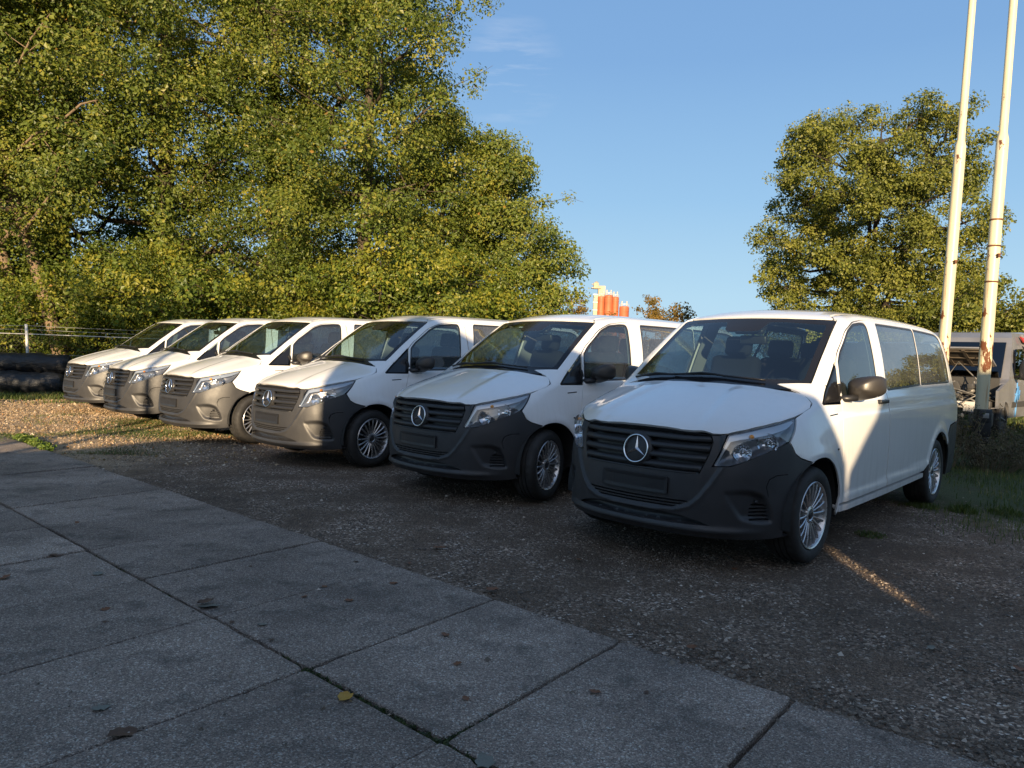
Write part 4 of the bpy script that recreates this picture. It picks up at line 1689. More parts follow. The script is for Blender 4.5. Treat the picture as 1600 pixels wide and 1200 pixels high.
for o in list(bpy.data.objects):
    if o.get('steer') and o.parent in vans:
        o.rotation_euler.z += radians(STEERS[vans.index(o.parent)] - STEERS[0])
        del o['steer']
for v, l in zip(vans, VAN_LABELS):
    tag(v, l, 'van', 'white vans parked in a slanting row')
# ------------------------------------------------------------------ unseen casters behind the camera, outlined from the shade they throw on the yard
def wall_shade():
    """a plain gabled garage and a low wall behind the photographer, and an added shade caster"""
    TE = math.tan(SUN_EL)
    ca, sa = cos(SUN_AZ), sin(SUN_AZ)
    w0 = -3.0

    def pt(u, v):          # silhouette (across the sun, height of the ray over the camera) -> point on the plane w = w0
        return (u * ca + w0 * sa, -u * sa + w0 * ca, v - w0 * TE)
    render_ = simple('rendered_wall', (.42, .40, .36), .9, 0, 0, .3, 40)
    roofm = simple('roof_felt', (.06, .055, .05), .9)

    def extrude(name, uv, depth, mat, parent):
        n = len(uv)
        f = [pt(*q) for q in uv]
        b = [(x - depth * sa, y - depth * ca, z) for x, y, z in f]
        MB().add(f + b, [tuple(range(n)), tuple(range(2 * n - 1, n - 1, -1))] + [(i, i + n, (i + 1) % n + n, (i + 1) % n) for i in range(n)]).build(name, mat, parent)
    g = empty('garage_building', pt(0, 0)[:2] + (0,))
    tag(g, 'rendered garage with a sloping roof behind the photographer', 'building')

    def ext_w(name, uv, depth, mat):
        extrude(name, uv, depth, mat, None)
    # coordinates are world ones, so parts are linked with an inverse
    extrude('wall', [(-2.60, -1), (-2.60, 3.35), (-1.75, 3.78), (1.90, 2.22), (2.20, 1.75), (2.235, 1.55), (2.20, 1.14), (2.112, 1.09), (2.140, .92), (2.19, .84), (2.19, -1)], .12, render_, g)  # slot in the right edge shaped to pass the sun streak
    extrude('rear_wall', [(-2.55, -1), (-2.55, 3.30), (-1.75, 3.70), (1.85, 2.15), (2.05, 1.75), (2.05, -1)], 5.0, render_, g)
    l = empty('shade_caster', (0, 0, 0))  # added, unseen: its outline leaves the sunlit wedge and the ground streak
    tag(l, 'unseen shade caster with a sloped front, added beside the garage', 'shade caster')
    extrude('wall', [(2.19, -1), (2.19, .82), (2.228, .92), (2.202, 1.09), (2.20, 1.14), (2.256, 1.70), (2.43, 1.94), (2.64, 2.19), (2.80, 2.46), (3.2, 2.62), (3.6, 2.68), (4.6, 2.95), (5.2, 3.3), (6.0, 3.55), (8.0, 3.62), (30, 3.7), (30, -1)], .12, render_, l)
    extrude('rear_wall', [(2.6, -1), (2.6, 2.0), (2.86, 2.4), (3.3, 2.5), (4.6, 2.85), (5.2, 3.2), (6.0, 3.45), (30, 3.6), (30, -1)], 4.0, render_, l)
    w = empty('yard_wall', (0, 0, 0))
    tag(w, 'low uneven yard wall left of the garage', 'wall')
    extrude('masonry', [(-30, -1), (-30, 1.35), (-9, 1.42), (-6.6, 1.62), (-6.35, 1.67), (-5.7, 1.86), (-5.4, 1.98), (-4.6, 2.10), (-3.8, 1.96), (-3.1, 1.90), (-2.56, 1.88), (-2.56, -1)], .5, render_, w)
    for i, (u, d) in enumerate(((-6.98, .07), (-6.42, .075))):
        x, y, _ = pt(u, 0)
        p = empty('flag_pole', (x, y - .3, 0))
        tag(p, ('left' if i == 0 else 'right') + ' flag pole standing behind the yard wall', 'pole', 'poles behind the yard wall')
        MB().tube([(0, 0, 0), (0, 0, 4.0), (0, 0, 9)], [d, d * .9, d * .6], 12).build('shaft', simple('pole_paint_%d' % i, (.6, .57, .45), .5), p)
    bpy.context.view_layer.update()
    for o in (g,):
        for ch in [q for q in bpy.data.objects if q.parent == o]:
            ch.matrix_parent_inverse = o.matrix_basis.inverted()


wall_shade()


# ------------------------------------------------------------------ flag poles
def mat_pole():
    t = NT('old_cream_pole_paint')
    o = t.obj()
    n = t.noise(t.mapping(o, (3.2, 3.2, 1.3)), 2.6, 7, .68)
    n2 = t.noise(t.mapping(o, (12, 12, .9)), 1.6, 5, .6)
    sep = t.node('ShaderNodeSeparateXYZ')
    t.link(o, sep.inputs[0])
    low = t.ramp(t.math('MULTIPLY', sep.outputs['Z'], .1), [(.10, 1.0), (.33, .72), (.5, .2), (.9, .05)])
    c = t.mix(t.ramp(n2, [(.45, 0), (.75, .5)]), (.60, .545, .37), (.42, .36, .22))
    zz = t.math('MULTIPLY', sep.outputs['Z'], .2)
    big = t.ramp(zz, [(.24, 0), (.29, .12), (.355, .13), (.38, .03), (.425, .03), (.44, .16), (.455, .06), (.50, .05), (.63, .09), (.75, .03), (1.0, .05)])
    rust = t.ramp(t.math('ADD', n, t.math('ADD', big, t.math('MULTIPLY', low, .06))), [(.70, 0), (.735, 1)])
    run = t.math('MULTIPLY', t.ramp(t.math('ADD', n2, t.math('MULTIPLY', low, .14)), [(.70, 0), (.84, 1)]), .75)
    c = t.mix(run, c, (.36, .15, .045))
    c = t.mix(rust, c, t.mix(n2, (.05, .022, .012), (.20, .065, .022)))
    nb = t.bump(rust, -.4, .004)
    return t.done(t.pbsdf(c, t.math('ADD', .42, t.math('MULTIPLY', rust, .4)), 0, .4, 0, nb))


M_POLE = mat_pole()
M_RUST = simple('rusty_band', (.17, .07, .03), .85, 0, 0, .4, 80, .5, 12)


def flag_pole(base, label, zt, lean, box=False, bands=()):
    p = empty('flag_pole', base)
    tag(p, label, 'flag pole', 'tall cream flag poles')
    p.rotation_euler = (0, radians(lean), 0)
    MB().lathe([(.086, -.3), (.086, 1.2), (.084, 2.4), (.080, zt), (.078, zt + .02), (.060, zt + .10), (.056, zt + .12), (.052, 7.0), (.040, 11.5), (.0, 11.5)], 'z', 28).build('shaft', M_POLE, p)
    for z in bands:
        MB().lathe([(.082, z - .012), (.0875, z - .012), (.0875, z + .012), (.082, z + .012)], 'z', 28).build('band', M_RUST, p)
    for z in (3.05,):
        m = MB()
        m.box((.0, -.115, z), (.03, .05, .05))
        m.tube([(-.03, -.14, z + .02), (.03, -.14, z + .02)], .008, 6)
        m.build('cleat', M_RUST, p)
    if box:
        b = MB()
        b.box((-.02, -.07, .62), (.185, .16, .40), None, .01)
        b.box((-.02, -.155, .72), (.15, .02, .17), None, .004)
        b.box((.0, -.02, .36), (.215, .20, .10), None, .01)
        b.build('winch_box', M_BLACK, p)
        MB().box((-.03, -.168, .73), (.085, .012, .075), None, .004).build('winch_plate', simple('worn_metal', (.30, .29, .28), .5, .5), p)
    return p


flag_pole((6.90, 10.95, 0), 'right hand cream flag pole with rust streaks and a black winch box at its foot', 4.72, 1.05, True, (3.58, 3.2, 2.68))
flag_pole((6.73, 11.75, 0), 'left hand cream flag pole rising straight behind the nearest van', 4.83, 1.4, False, ())
# ------------------------------------------------------------------ trees
BARK = mat_bark('bark_brown', (.085, .066, .046))
BARK_DARK = mat_bark('bark_dark', (.045, .036, .028))
LEAF_A = mat_leaf('oak_leaf', [(0, (0.055, 0.083, 0.015)), (.35, (0.103, 0.140, 0.023)), (.7, (0.162, 0.194, 0.031)), (.88, (0.226, 0.233, 0.037)), (.965, (0.333, 0.277, 0.042)), (1, (0.313, 0.145, 0.036))], .36)
LEAF_B = mat_leaf('hazel_leaf', [(0, (0.058, 0.089, 0.014)), (.4, (0.109, 0.155, 0.022)), (.8, (0.182, 0.214, 0.030)), (.95, (0.312, 0.280, 0.033)), (1, (0.330, 0.183, 0.032))], .40)
LEAF_C = mat_leaf('alder_leaf', [(0, (0.074, 0.094, 0.018)), (.4, (0.147, 0.165, 0.029)), (.8, (0.212, 0.222, 0.039)), (1, (0.275, 0.245, 0.055))], .32)
LEAF_D = mat_leaf('thin_autumn_leaf', [(0, (.10, .075, .02)), (.5, (.20, .14, .03)), (1, (.34, .19, .04))], .35)


def leaf_cloud(centers, radii, per, size, r, flat=.75, droop=.3, tint0=0.5, tvar=.2):
    """leaves as folded four-corner blades spread through clumps"""
    n = int(sum(per))
    idx = np.repeat(np.arange(len(centers)), per)
    c = np.asarray(centers)[idx]
    R = np.asarray(radii)[idx]
    d = r.normal(0, 1, (n, 3))
    d /= np.linalg.norm(d, axis=1, keepdims=True)
    rad = r.random(n) ** .55
    off = d * (R * rad)[:, None]
    off[:, 2] *= flat
    p = c + off
    # leaf frame: normal biased outwards and up
    nrm = d * .7 + r.normal(0, .55, (n, 3)) + np.array([0, -.55, .40])      # leaves turn to the southern light
    nrm /= np.linalg.norm(nrm, axis=1, keepdims=True)
    t = r.normal(0, 1, (n, 3)) + np.array([0, 0, -droop])
    t -= nrm * (t * nrm).sum(1, keepdims=True)
    t /= np.linalg.norm(t, axis=1, keepdims=True)
    b = np.cross(nrm, t)
    L = size * r.uniform(.5, 1.5, n) * (1 + .35 * r.normal(0, .5, len(centers))[idx].clip(-.8, .8))
    Wd = L * r.uniform(.28, .40, n)
    v0 = p - t * (L * .5)[:, None]
    v1 = p + b * Wd[:, None] + nrm * (Wd * .25)[:, None]
    v2 = p + t * (L * .5)[:, None] - nrm * (L * .12)[:, None]
    v3 = p - b * Wd[:, None] + nrm * (Wd * .25)[:, None]
    V = np.stack([v0, v1, v2, v3], 1).reshape(-1, 3)
    F = (np.arange(n)[:, None] * 4 + np.arange(4)[None])
    ct = r.normal(0, .20, len(centers))
    tint = np.clip(tint0 + ct[idx] + r.normal(0, tvar, n), 0, .90)
    k_ = r.random(n) < .012
    tint[k_] = r.uniform(.9, 1, int(k_.sum()))
    return V, F, np.repeat(tint, 4)


def tree_meshes(seed, H, shape, n_cl, per, leaf, trunk_r, clear=.12, cl_r=(.45, .95), lean=(0, 0), lumps=9, multi=1, flat=.75, limb_n=26, tint0=.5, shell=.55):
    """shape(t) -> crown radius at relative height t; returns wood mesh, crown mesh"""
    r = np.random.default_rng(seed)
    # lobes of the crown: boughs that carry clumps
    cents, rads = [], []
    wood = MB()
    trunks = []
    for k in range(multi):
        a = r.uniform(0, 2 * pi)
        sp = (0 if multi == 1 else .5)
        base = Vector((sp * cos(a), sp * sin(a), -.2))
        pts = [base]
        N = 9
        dx, dy = lean[0] + (r.normal(0, .06) if multi > 1 else 0), lean[1] + (r.normal(0, .05) if multi > 1 else 0)
        wob = r.normal(0, .10, (N + 1, 2)).cumsum(0) * .5
        for i in range(1, N + 1):
            z = H * .9 * i / N
            pts.append(Vector((base.x + dx * z + wob[i, 0], base.y + dy * z + wob[i, 1], z)))
        rr = [trunk_r * (1.25 if i == 0 else 1) * (1 - .88 * i / N) for i in range(N + 1)]
        wood.tube(pts, rr, 9)
        trunks.append((pts, rr))

    def on_trunk(tr, z):
        pts, rr = tr
        N = len(pts) - 1
        f = np.clip(z / (H * .9) * N, 0, N - 1e-3)
        i = int(f)
        return pts[i].lerp(pts[i + 1], f - i), rr[i] * (1 - (f - i)) + rr[i + 1] * (f - i)
    boughs = []
    for k in range(limb_n):
        t = clear + (1 - clear) * ((k + r.random()) / limb_n) * .96
        a = k * 2.399 + r.normal(0, .35)
        R = shape(t) * r.uniform(.72, 1.05)
        tr = trunks[k % len(trunks)]
        z1 = H * t
        z0 = max(H * .08, z1 - R * r.uniform(.25, .6))
        p0, r0 = on_trunk(tr, z0)
        ctr, _ = on_trunk(tr, min(z1, H * .88))
        p3 = Vector((ctr.x + R * cos(a), ctr.y + R * sin(a), z1 + r.normal(0, .15)))
        p1 = p0.lerp(p3, .35) + Vector((r.normal(0, .15), r.normal(0, .15), -.10 * R + r.normal(0, .1)))
        p2 = p0.lerp(p3, .7) + Vector((r.normal(0, .2), r.normal(0, .2), .05 * R))
        lr = max(.018, min(r0 * .55, .03 + R * .014))
        wood.tube([p0, p1, p2, p3], [lr, lr * .75, lr * .5, lr * .2], 6, False)
        boughs.append((p0, p1, p2, p3, R))
    # clumps along the boughs (more at the ends), twigs to each
    for k in range(n_cl):
        p0, p1, p2, p3, R = boughs[r.integers(len(boughs))]
        u = 1 - abs(r.normal(0, 1)) * .33
        u = np.clip(u, shell * .35, 1.05)
        q = (p1.lerp(p2, u / .7) if u < .7 else p2.lerp(p3, (u - .7) / .3))
        j = Vector(r.normal(0, 1, 3)) * (.20 + .17 * R)
        j.z *= .6
        c = q + j
        if c.z < .4:
            c.z = .4 + r.random() * .3
        cents.append(c[:])
        rads.append(r.uniform(*cl_r))
        if k % 2 == 0:
            m = q.lerp(c, .5) + Vector(r.normal(0, .06, 3))
            wood.tube([q, m, c, c + (c - q) * .35 + Vector(r.normal(0, .1, 3))], [.016, .011, .008, .004], 4, False)
    pc = np.maximum(8, (per * (np.array(rads) / np.mean(rads)) ** 2).astype(int))
    V, F, tint = leaf_cloud(cents, rads, pc, leaf, r, flat, tint0=tint0)
    wm = wood.mesh('wood')
    return wm, np_mesh('crown', V, F, False, tint)


def plant_tree(name, label, cat, loc, meshes, leafmat, bark, group=None, rz=0, s=1.0):
    o = empty(name, loc, rz)
    o.scale = (s, s, s)
    tag(o, label, cat, group)
    link_mesh('trunk', meshes[0], bark, o)
    link_mesh('crown', meshes[1], leafmat, o)
    return o


def oak_shape(R):
    return lambda t: R * (0.55 + .45 * sin(pi * min(1, max(0, (t - .02) / .98)) ** .8)) * (1 if t < .8 else sqrt(max(.05, 1 - ((t - .8) / .2) ** 2 * .8)))


def egg_shape(R):
    return lambda t: R * max(.10, sin(pi * (.12 + .86 * t)) ** .75)


def ground_at(px, Y):
    p = pix_at(px, 560, Y)
    return (p[0], Y, 0)


GROUP_L = 'tall trees behind the row of vans'
tall_a = tree_meshes(21, 18.5, oak_shape(4.6), 680, 185, .098, .34, .10, (.45, .95), limb_n=46, multi=2)
tall_b = tree_meshes(22, 19.5, oak_shape(4.9), 680, 205, .098, .38, .09, (.45, .95), limb_n=48)
plant_tree('broadleaf_tree', 'tall leafy tree at the left edge standing behind the pale leaning trunks', 'tree', ground_at(70, 25.5), tall_a, LEAF_A, BARK, GROUP_L, .4)
BARK_PALE = mat_bark('bark_pale', (.20, .145, .095))
lean_t = tree_meshes(24, 15.0, lambda t: 3.2 * (t > .3) * (.6 + .4 * sin(pi * t)) + .8, 260, 175, .10, .21, .36, (.45, .9), limb_n=28, multi=1, lean=(-.30, 0))
plant_tree('leaning_tree', 'pale trunk leaning left above the black rolls, nearer the row of vans', 'tree', ground_at(112, 21.6), lean_t, LEAF_A, BARK_PALE, GROUP_L, 0)
plant_tree('leaning_tree', 'pale trunk leaning left at the very edge of the picture', 'tree', ground_at(72, 22.3), lean_t, LEAF_A, BARK_PALE, GROUP_L, .22, .96)
low_t = tree_meshes(29, 4.6, lambda t: 1.9 * (t > .42) + .3, 90, 120, .11, .10, .50, (.35, .6), limb_n=16, flat=.5)  # unseen tree, crown shaped flat to throw shade on the rolls
plant_tree('small_tree', 'unseen small flat crowned tree put outside the left edge to shade the rolls', 'tree', (-11.2, 8.6, 0), low_t, LEAF_B, BARK_DARK, None, 0)
plant_tree('broadleaf_tree', 'tall leafy tree above the two vans farthest left', 'tree', ground_at(262, 25.0), tall_b, LEAF_A, BARK, GROUP_L, 1.1)
plant_tree('broadleaf_tree', 'tall tree with a thick dark trunk showing low behind the sunlit vans', 'tree', ground_at(452, 25.5), tall_a, LEAF_A, BARK_DARK, GROUP_L, 2.6, 1.02)
mid_t = tree_meshes(25, 16.5, egg_shape(3.3), 480, 205, .098, .32, .08, (.45, .9), limb_n=44, tint0=.55)
plant_tree('broadleaf_tree', 'tall tree whose crown edge meets the open sky, right of the tall group', 'tree', ground_at(572, 24.5), mid_t, LEAF_A, BARK, GROUP_L, .9)
plant_tree('broadleaf_tree', 'tall tree mostly outside the left edge of the picture', 'tree', ground_at(-130, 23.5), tall_b, LEAF_A, BARK, GROUP_L, 3.0, .95)
back_t = tree_meshes(27, 10.2, egg_shape(2.4), 400, 185, .098, .22, .06, (.4, .85), limb_n=34, tint0=.45)
plant_tree('broadleaf_tree', 'middle sized tree filling the gap between the tall group and the low end tree', 'tree', ground_at(682, 27.5), back_t, LEAF_A, BARK_DARK, GROUP_L, 2.0)
end_t = tree_meshes(28, 8.9, egg_shape(1.95), 400, 165, .092, .18, .05, (.35, .75), limb_n=34, tint0=.55)
plant_tree('broadleaf_tree', 'shorter rounded tree at the right end of the tall group, against the sky', 'tree', ground_at(795, 26.5), end_t, LEAF_A, BARK, GROUP_L, .3)

# undergrowth along the fence
GROUP_U = 'shrubs growing under the tall trees'
shr = [tree_meshes(40 + k, h, egg_shape(R), nc, 125, .09, .05, .02, (.3, .6), limb_n=20, multi=3, tint0=.6) for k, (h, R, nc) in enumerate([(3.6, 1.9, 130), (4.6, 2.2, 170), (2.6, 1.7, 100)])]
SH = [(-60, 22.2, 1, 'shrub at the far left edge behind the dark stack'), (30, 21.6, 2, 'low shrub behind the fence post at the left'), (130, 22.0, 0, 'bright green shrub above the leftmost van'),
      (215, 22.6, 1, 'tall yellow green shrub above the second van from the left'), (300, 22.4, 0, 'shrub behind the roofs of the sunlit vans'), (395, 23.6, 2, 'low shrub left of the thick dark trunk'),
      (520, 23.2, 2, 'low shrub just right of the thick dark trunk'), (580, 23.0, 1, 'leafy shrub above the half shaded van'), (665, 23.5, 0, 'shrub above the roof between two vans'),
      (750, 24.2, 1, 'shrub below the low end tree'), (835, 25.2, 2, 'small shrub at the right end of the undergrowth'), (-10, 24.0, 0, 'shrub between the pale leaning trunks'), (340, 25.6, 1, 'shaded shrub deep under the tall trees'), (540, 26.5, 1, 'shaded shrub behind the half shaded van')]
for k, (px, Y, v, lab) in enumerate(SH):
    plant_tree('shrub', lab, 'shrub', ground_at(px, Y), shr[v], LEAF_B, BARK_DARK, GROUP_U, k * 1.7, .9 + .25 * ((k * 37) % 10) / 10)

# the lone alder on the right, boughs in distinct tiers
def lump_tree(seed, center, radii, n_l, lump_r, per_l, cl_r, per, leaf, trunk_r, tint0=.5):
    """a broad crown made of many overhanging lumps of foliage on limbs from a forked trunk"""
    r = np.random.default_rng(seed)
    wood = MB()
    fork = Vector((0, 0, center[2] * .30))
    wood.tube([(0, 0, -.2), (.05, 0, fork.z * .5), fork], [trunk_r * 1.25, trunk_r, trunk_r * .85], 10)
    lead = []
    for k in range(4):
        a = k * pi / 2 + .4
        p = [fork, fork + Vector((cos(a) * .5, sin(a) * .5, 1.4)), Vector((cos(a) * 1.4, sin(a) * 1.4, center[2])), Vector((cos(a) * 1.9, sin(a) * 1.9, center[2] + radii[2] * .7))]
        wood.tube(p, [trunk_r * .6, trunk_r * .45, trunk_r * .3, trunk_r * .08], 8, False)
        lead.append(p)
    cs, rs = [], []
    for k in range(n_l):
        u = 1 - 2 * (k + .5) / n_l
        a = k * 2.399963 + r.normal(0, .2)
        q = sqrt(1 - u * u)
        e = .82
        sh = r.uniform(.72, .92) if k % 4 else r.uniform(.35, .62)
        d = Vector((math.copysign(abs(q * cos(a)) ** e, cos(a)) * radii[0], math.copysign(abs(q * sin(a)) ** e, sin(a)) * radii[1], math.copysign(abs(u) ** .9, u) * radii[2])) * sh
        c = Vector(center) + d
        c.z = max(c.z, 1.2)
        R = r.uniform(*lump_r)
        p = min(lead, key=lambda L: (L[2] - c).length)
        st = p[1].lerp(p[3], min(.9, max(.05, (c.z - 2.5) / (p[3].z - p[1].z) - .15)))
        m = st.lerp(c, .55) + Vector((0, 0, -.25)) + Vector(r.normal(0, .15, 3))
        wood.tube([st, m, c], [.075, .05, .02], 6, False)
        for j in range(per_l):
            v = r.normal(0, 1, 3)
            v /= np.linalg.norm(v)
            v[2] = v[2] * .62 + .10
            o = Vector(v * R * r.uniform(.35, 1.0))
            cs.append((c + o)[:])
            rs.append(r.uniform(*cl_r))
            if j % 3 == 0:
                wood.tube([c - Vector((0, 0, .1)), c + o * .6, c + o * 1.15], [.018, .011, .004], 4, False)
    pc = np.maximum(8, (per * (np.array(rs) / np.mean(rs)) ** 2).astype(int))
    V, F, tint = leaf_cloud(cs, rs, pc, leaf, r, .75, tint0=tint0)
    return wood.mesh('wood'), np_mesh('crown', V, F, False, tint)


alder = lump_tree(64, (0, 0, 6.6), (4.45, 4.3, 5.6), 125, (.85, 1.45), 12, (.30, .55), 100, .098, .27)
plant_tree('alder_tree', 'lone round crowned tree standing behind the nearest van on the right', 'tree', ground_at(1352, 30.0), alder, LEAF_C, BARK_DARK, None, .8)
GROUP_R = 'bushes behind the wrecked van'
rb_ = tree_meshes(66, 4.4, egg_shape(2.6), 190, 110, .105, .07, .02, (.35, .7), limb_n=26, multi=3, tint0=.5)
for k, (px, Y, s, lab) in enumerate([(1235, 27, .62, 'bush under the left side of the lone tree'), (1330, 26.5, .68, 'bush behind the middle of the nearest van roof'), (1425, 27, .8, 'bush left of the flag poles behind the nearest van'),
                                     (1500, 25.5, 1.0, 'bush rising behind the roof of the wrecked van'), (1580, 25.5, .86, 'bush between the right flag pole and the picture edge'), (1680, 25, .8, 'bush mostly beyond the right edge'), (1860, 24, 1.0, 'unseen bush outside the right edge, second in the added hedge line'), (2050, 23, 1.1, 'unseen bush outside the right edge, third in the added hedge line'), (2300, 22, 1.0, 'unseen bush outside the right edge, fourth in the added hedge line'), (2650, 20, 1.15, 'unseen bush outside the right edge, last in the added hedge line')]):  # bushes wholly beyond the right edge are added for the side windows to reflect
    plant_tree('bush', lab, 'bush', ground_at(px, Y), rb_, LEAF_C, BARK_DARK, GROUP_R, k * 1.3, s)

# young trees near the silos
GROUP_S = 'thin young trees in front of the silos'
sap = [tree_meshes(80 + k, h, egg_shape(R), n, 46, .13, .05, .1, (.3, .55), limb_n=16, tint0=.5) for k, (h, R, n) in enumerate([(5.0, .95, 46), (4.2, .8, 34), (5.4, 1.2, 60)])]
for k, (px, Y, s, v, lab) in enumerate([(893, 55, 1.12, 0, 'thin young tree at the left foot of the silos'), (912, 58, 1.12, 2, 'young tree hiding the lower left of the silos'), (945, 60, .98, 0, 'young tree in front of the orange silos'),
                                        (1003, 52, 1.06, 2, 'young tree right beside the lowest orange silo'), (1024, 54, 1.16, 0, 'taller young tree right of the orange silos'), (1049, 52, 1.27, 1, 'thin sapling standing apart against the pale sky'),
                                        (1066, 52, 1.08, 1, 'smallest sapling, just left of the nearest van roof')]):
    plant_tree('young_tree', lab, 'tree', ground_at(px, Y), sap[v], LEAF_D, BARK, GROUP_S, k * 1.1, s)

# ------------------------------------------------------------------ silos far beyond
def silos():
    Y = 135.0
    base = pix_at(945, 556, Y)
    g = empty('silo_plant', (base[0], Y, 0))
    tag(g, 'distant cluster of orange silos with a pale tower and vents', 'silos')
    orange = simple('silo_orange', (.50, .135, .055), .55, 0, 0, 0, 60, .3, .6)
    cream = simple('tower_cream', (.50, .42, .30), .7, 0, 0, 0, 60, .3, .6)
    steel = simple('pale_steel', (.55, .53, .50), .5, .2)
    k = Y / FPX

    def X(px):
        return (px - 945) * k

    def Z(py):
        return EYE + (557 - py) * k
    for (x0, x1, top, yy) in ((931, 942, 463, .6), (941, 954, 461, 0), (953, 964, 463, .5), (964, 979, 478, -.6)):
        c, R = X((x0 + x1) / 2), (x1 - x0) / 2 * k
        s = MB()
        s.lathe([(R, 0), (R, Z(top) - .5), (R * 1.02, Z(top) - .45), (R * 1.02, Z(top) - .3), (R * .9, Z(top) - .05), (.01, Z(top))], 'z', 20, (c, yy, 0))
        so = s.build('silo', orange, g)
        for j in range(4):
            zz = Z(top) - .9 - j * 2.1
            MB().lathe([(R * 1.005, zz), (R * 1.03, zz + .05), (R * 1.03, zz + .15), (R * 1.005, zz + .2)], 'z', 20, (c, yy, 0)).build('hoop', orange, so)
        for dx in (-.25, .25):
            v = MB()
            v.tube([(c + dx * R * 2, yy, Z(top) - .3), (c + dx * R * 2, yy, Z(top) + .75)], .13, 8)
            v.lathe([(.01, Z(top) + .95), (.2, Z(top) + .75), (.13, Z(top) + .72)], 'z', 8, (c + dx * R * 2, yy, 0))
            v.build('vent', steel, so)
        rail = MB()
        rail.lathe([(R * 1.0, Z(top) + .32), (R * 1.0, Z(top) + .38)], 'z', 16, (c, yy, 0))
        for j in range(8):
            a = j * pi / 4
            rail.tube([(c + R * cos(a), yy + R * sin(a), Z(top) - .2), (c + R * cos(a), yy + R * sin(a), Z(top) + .36)], .025, 4)
        rail.build('railing', steel, so)
    t = MB()
    t.box((X(928), 1.0, Z(470) / 2 + .6), (.75, .75, Z(470) + 1.2))
    t.box((X(937), 1.2, (Z(451) + Z(463)) / 2), (1.25, 1.1, Z(451) - Z(463) + 1.0))
    t.box((X(928), 1.0, Z(447)), (.9, .9, 1.1))
    t.lathe([(.45, Z(447) + .5), (.38, Z(442)), (.15, Z(440)), (.0, Z(439.5))], 'z', 10, (X(928.5), 1.0, 0))
    t.box((X(928), 1.0, Z(450.5)), (1.7, 1.3, .14))
    t.box((X(925), 1.0, Z(444.5)), (.9, .5, .12))
    tw = t.build('tower', cream, g)
    for j in range(7):
        z = Z(452) - 1.0 - j * 1.4
        MB().box((X(928), .58, z), (1.0, .1, .12)).build('stair_landing', steel, tw)
    low = MB()
    low.box((X(984), .6, 2.6), (2.6, 2.0, Z(497)))
    low.build('low_shed', simple('shed_red', (.52, .16, .08), .7), g)


silos()
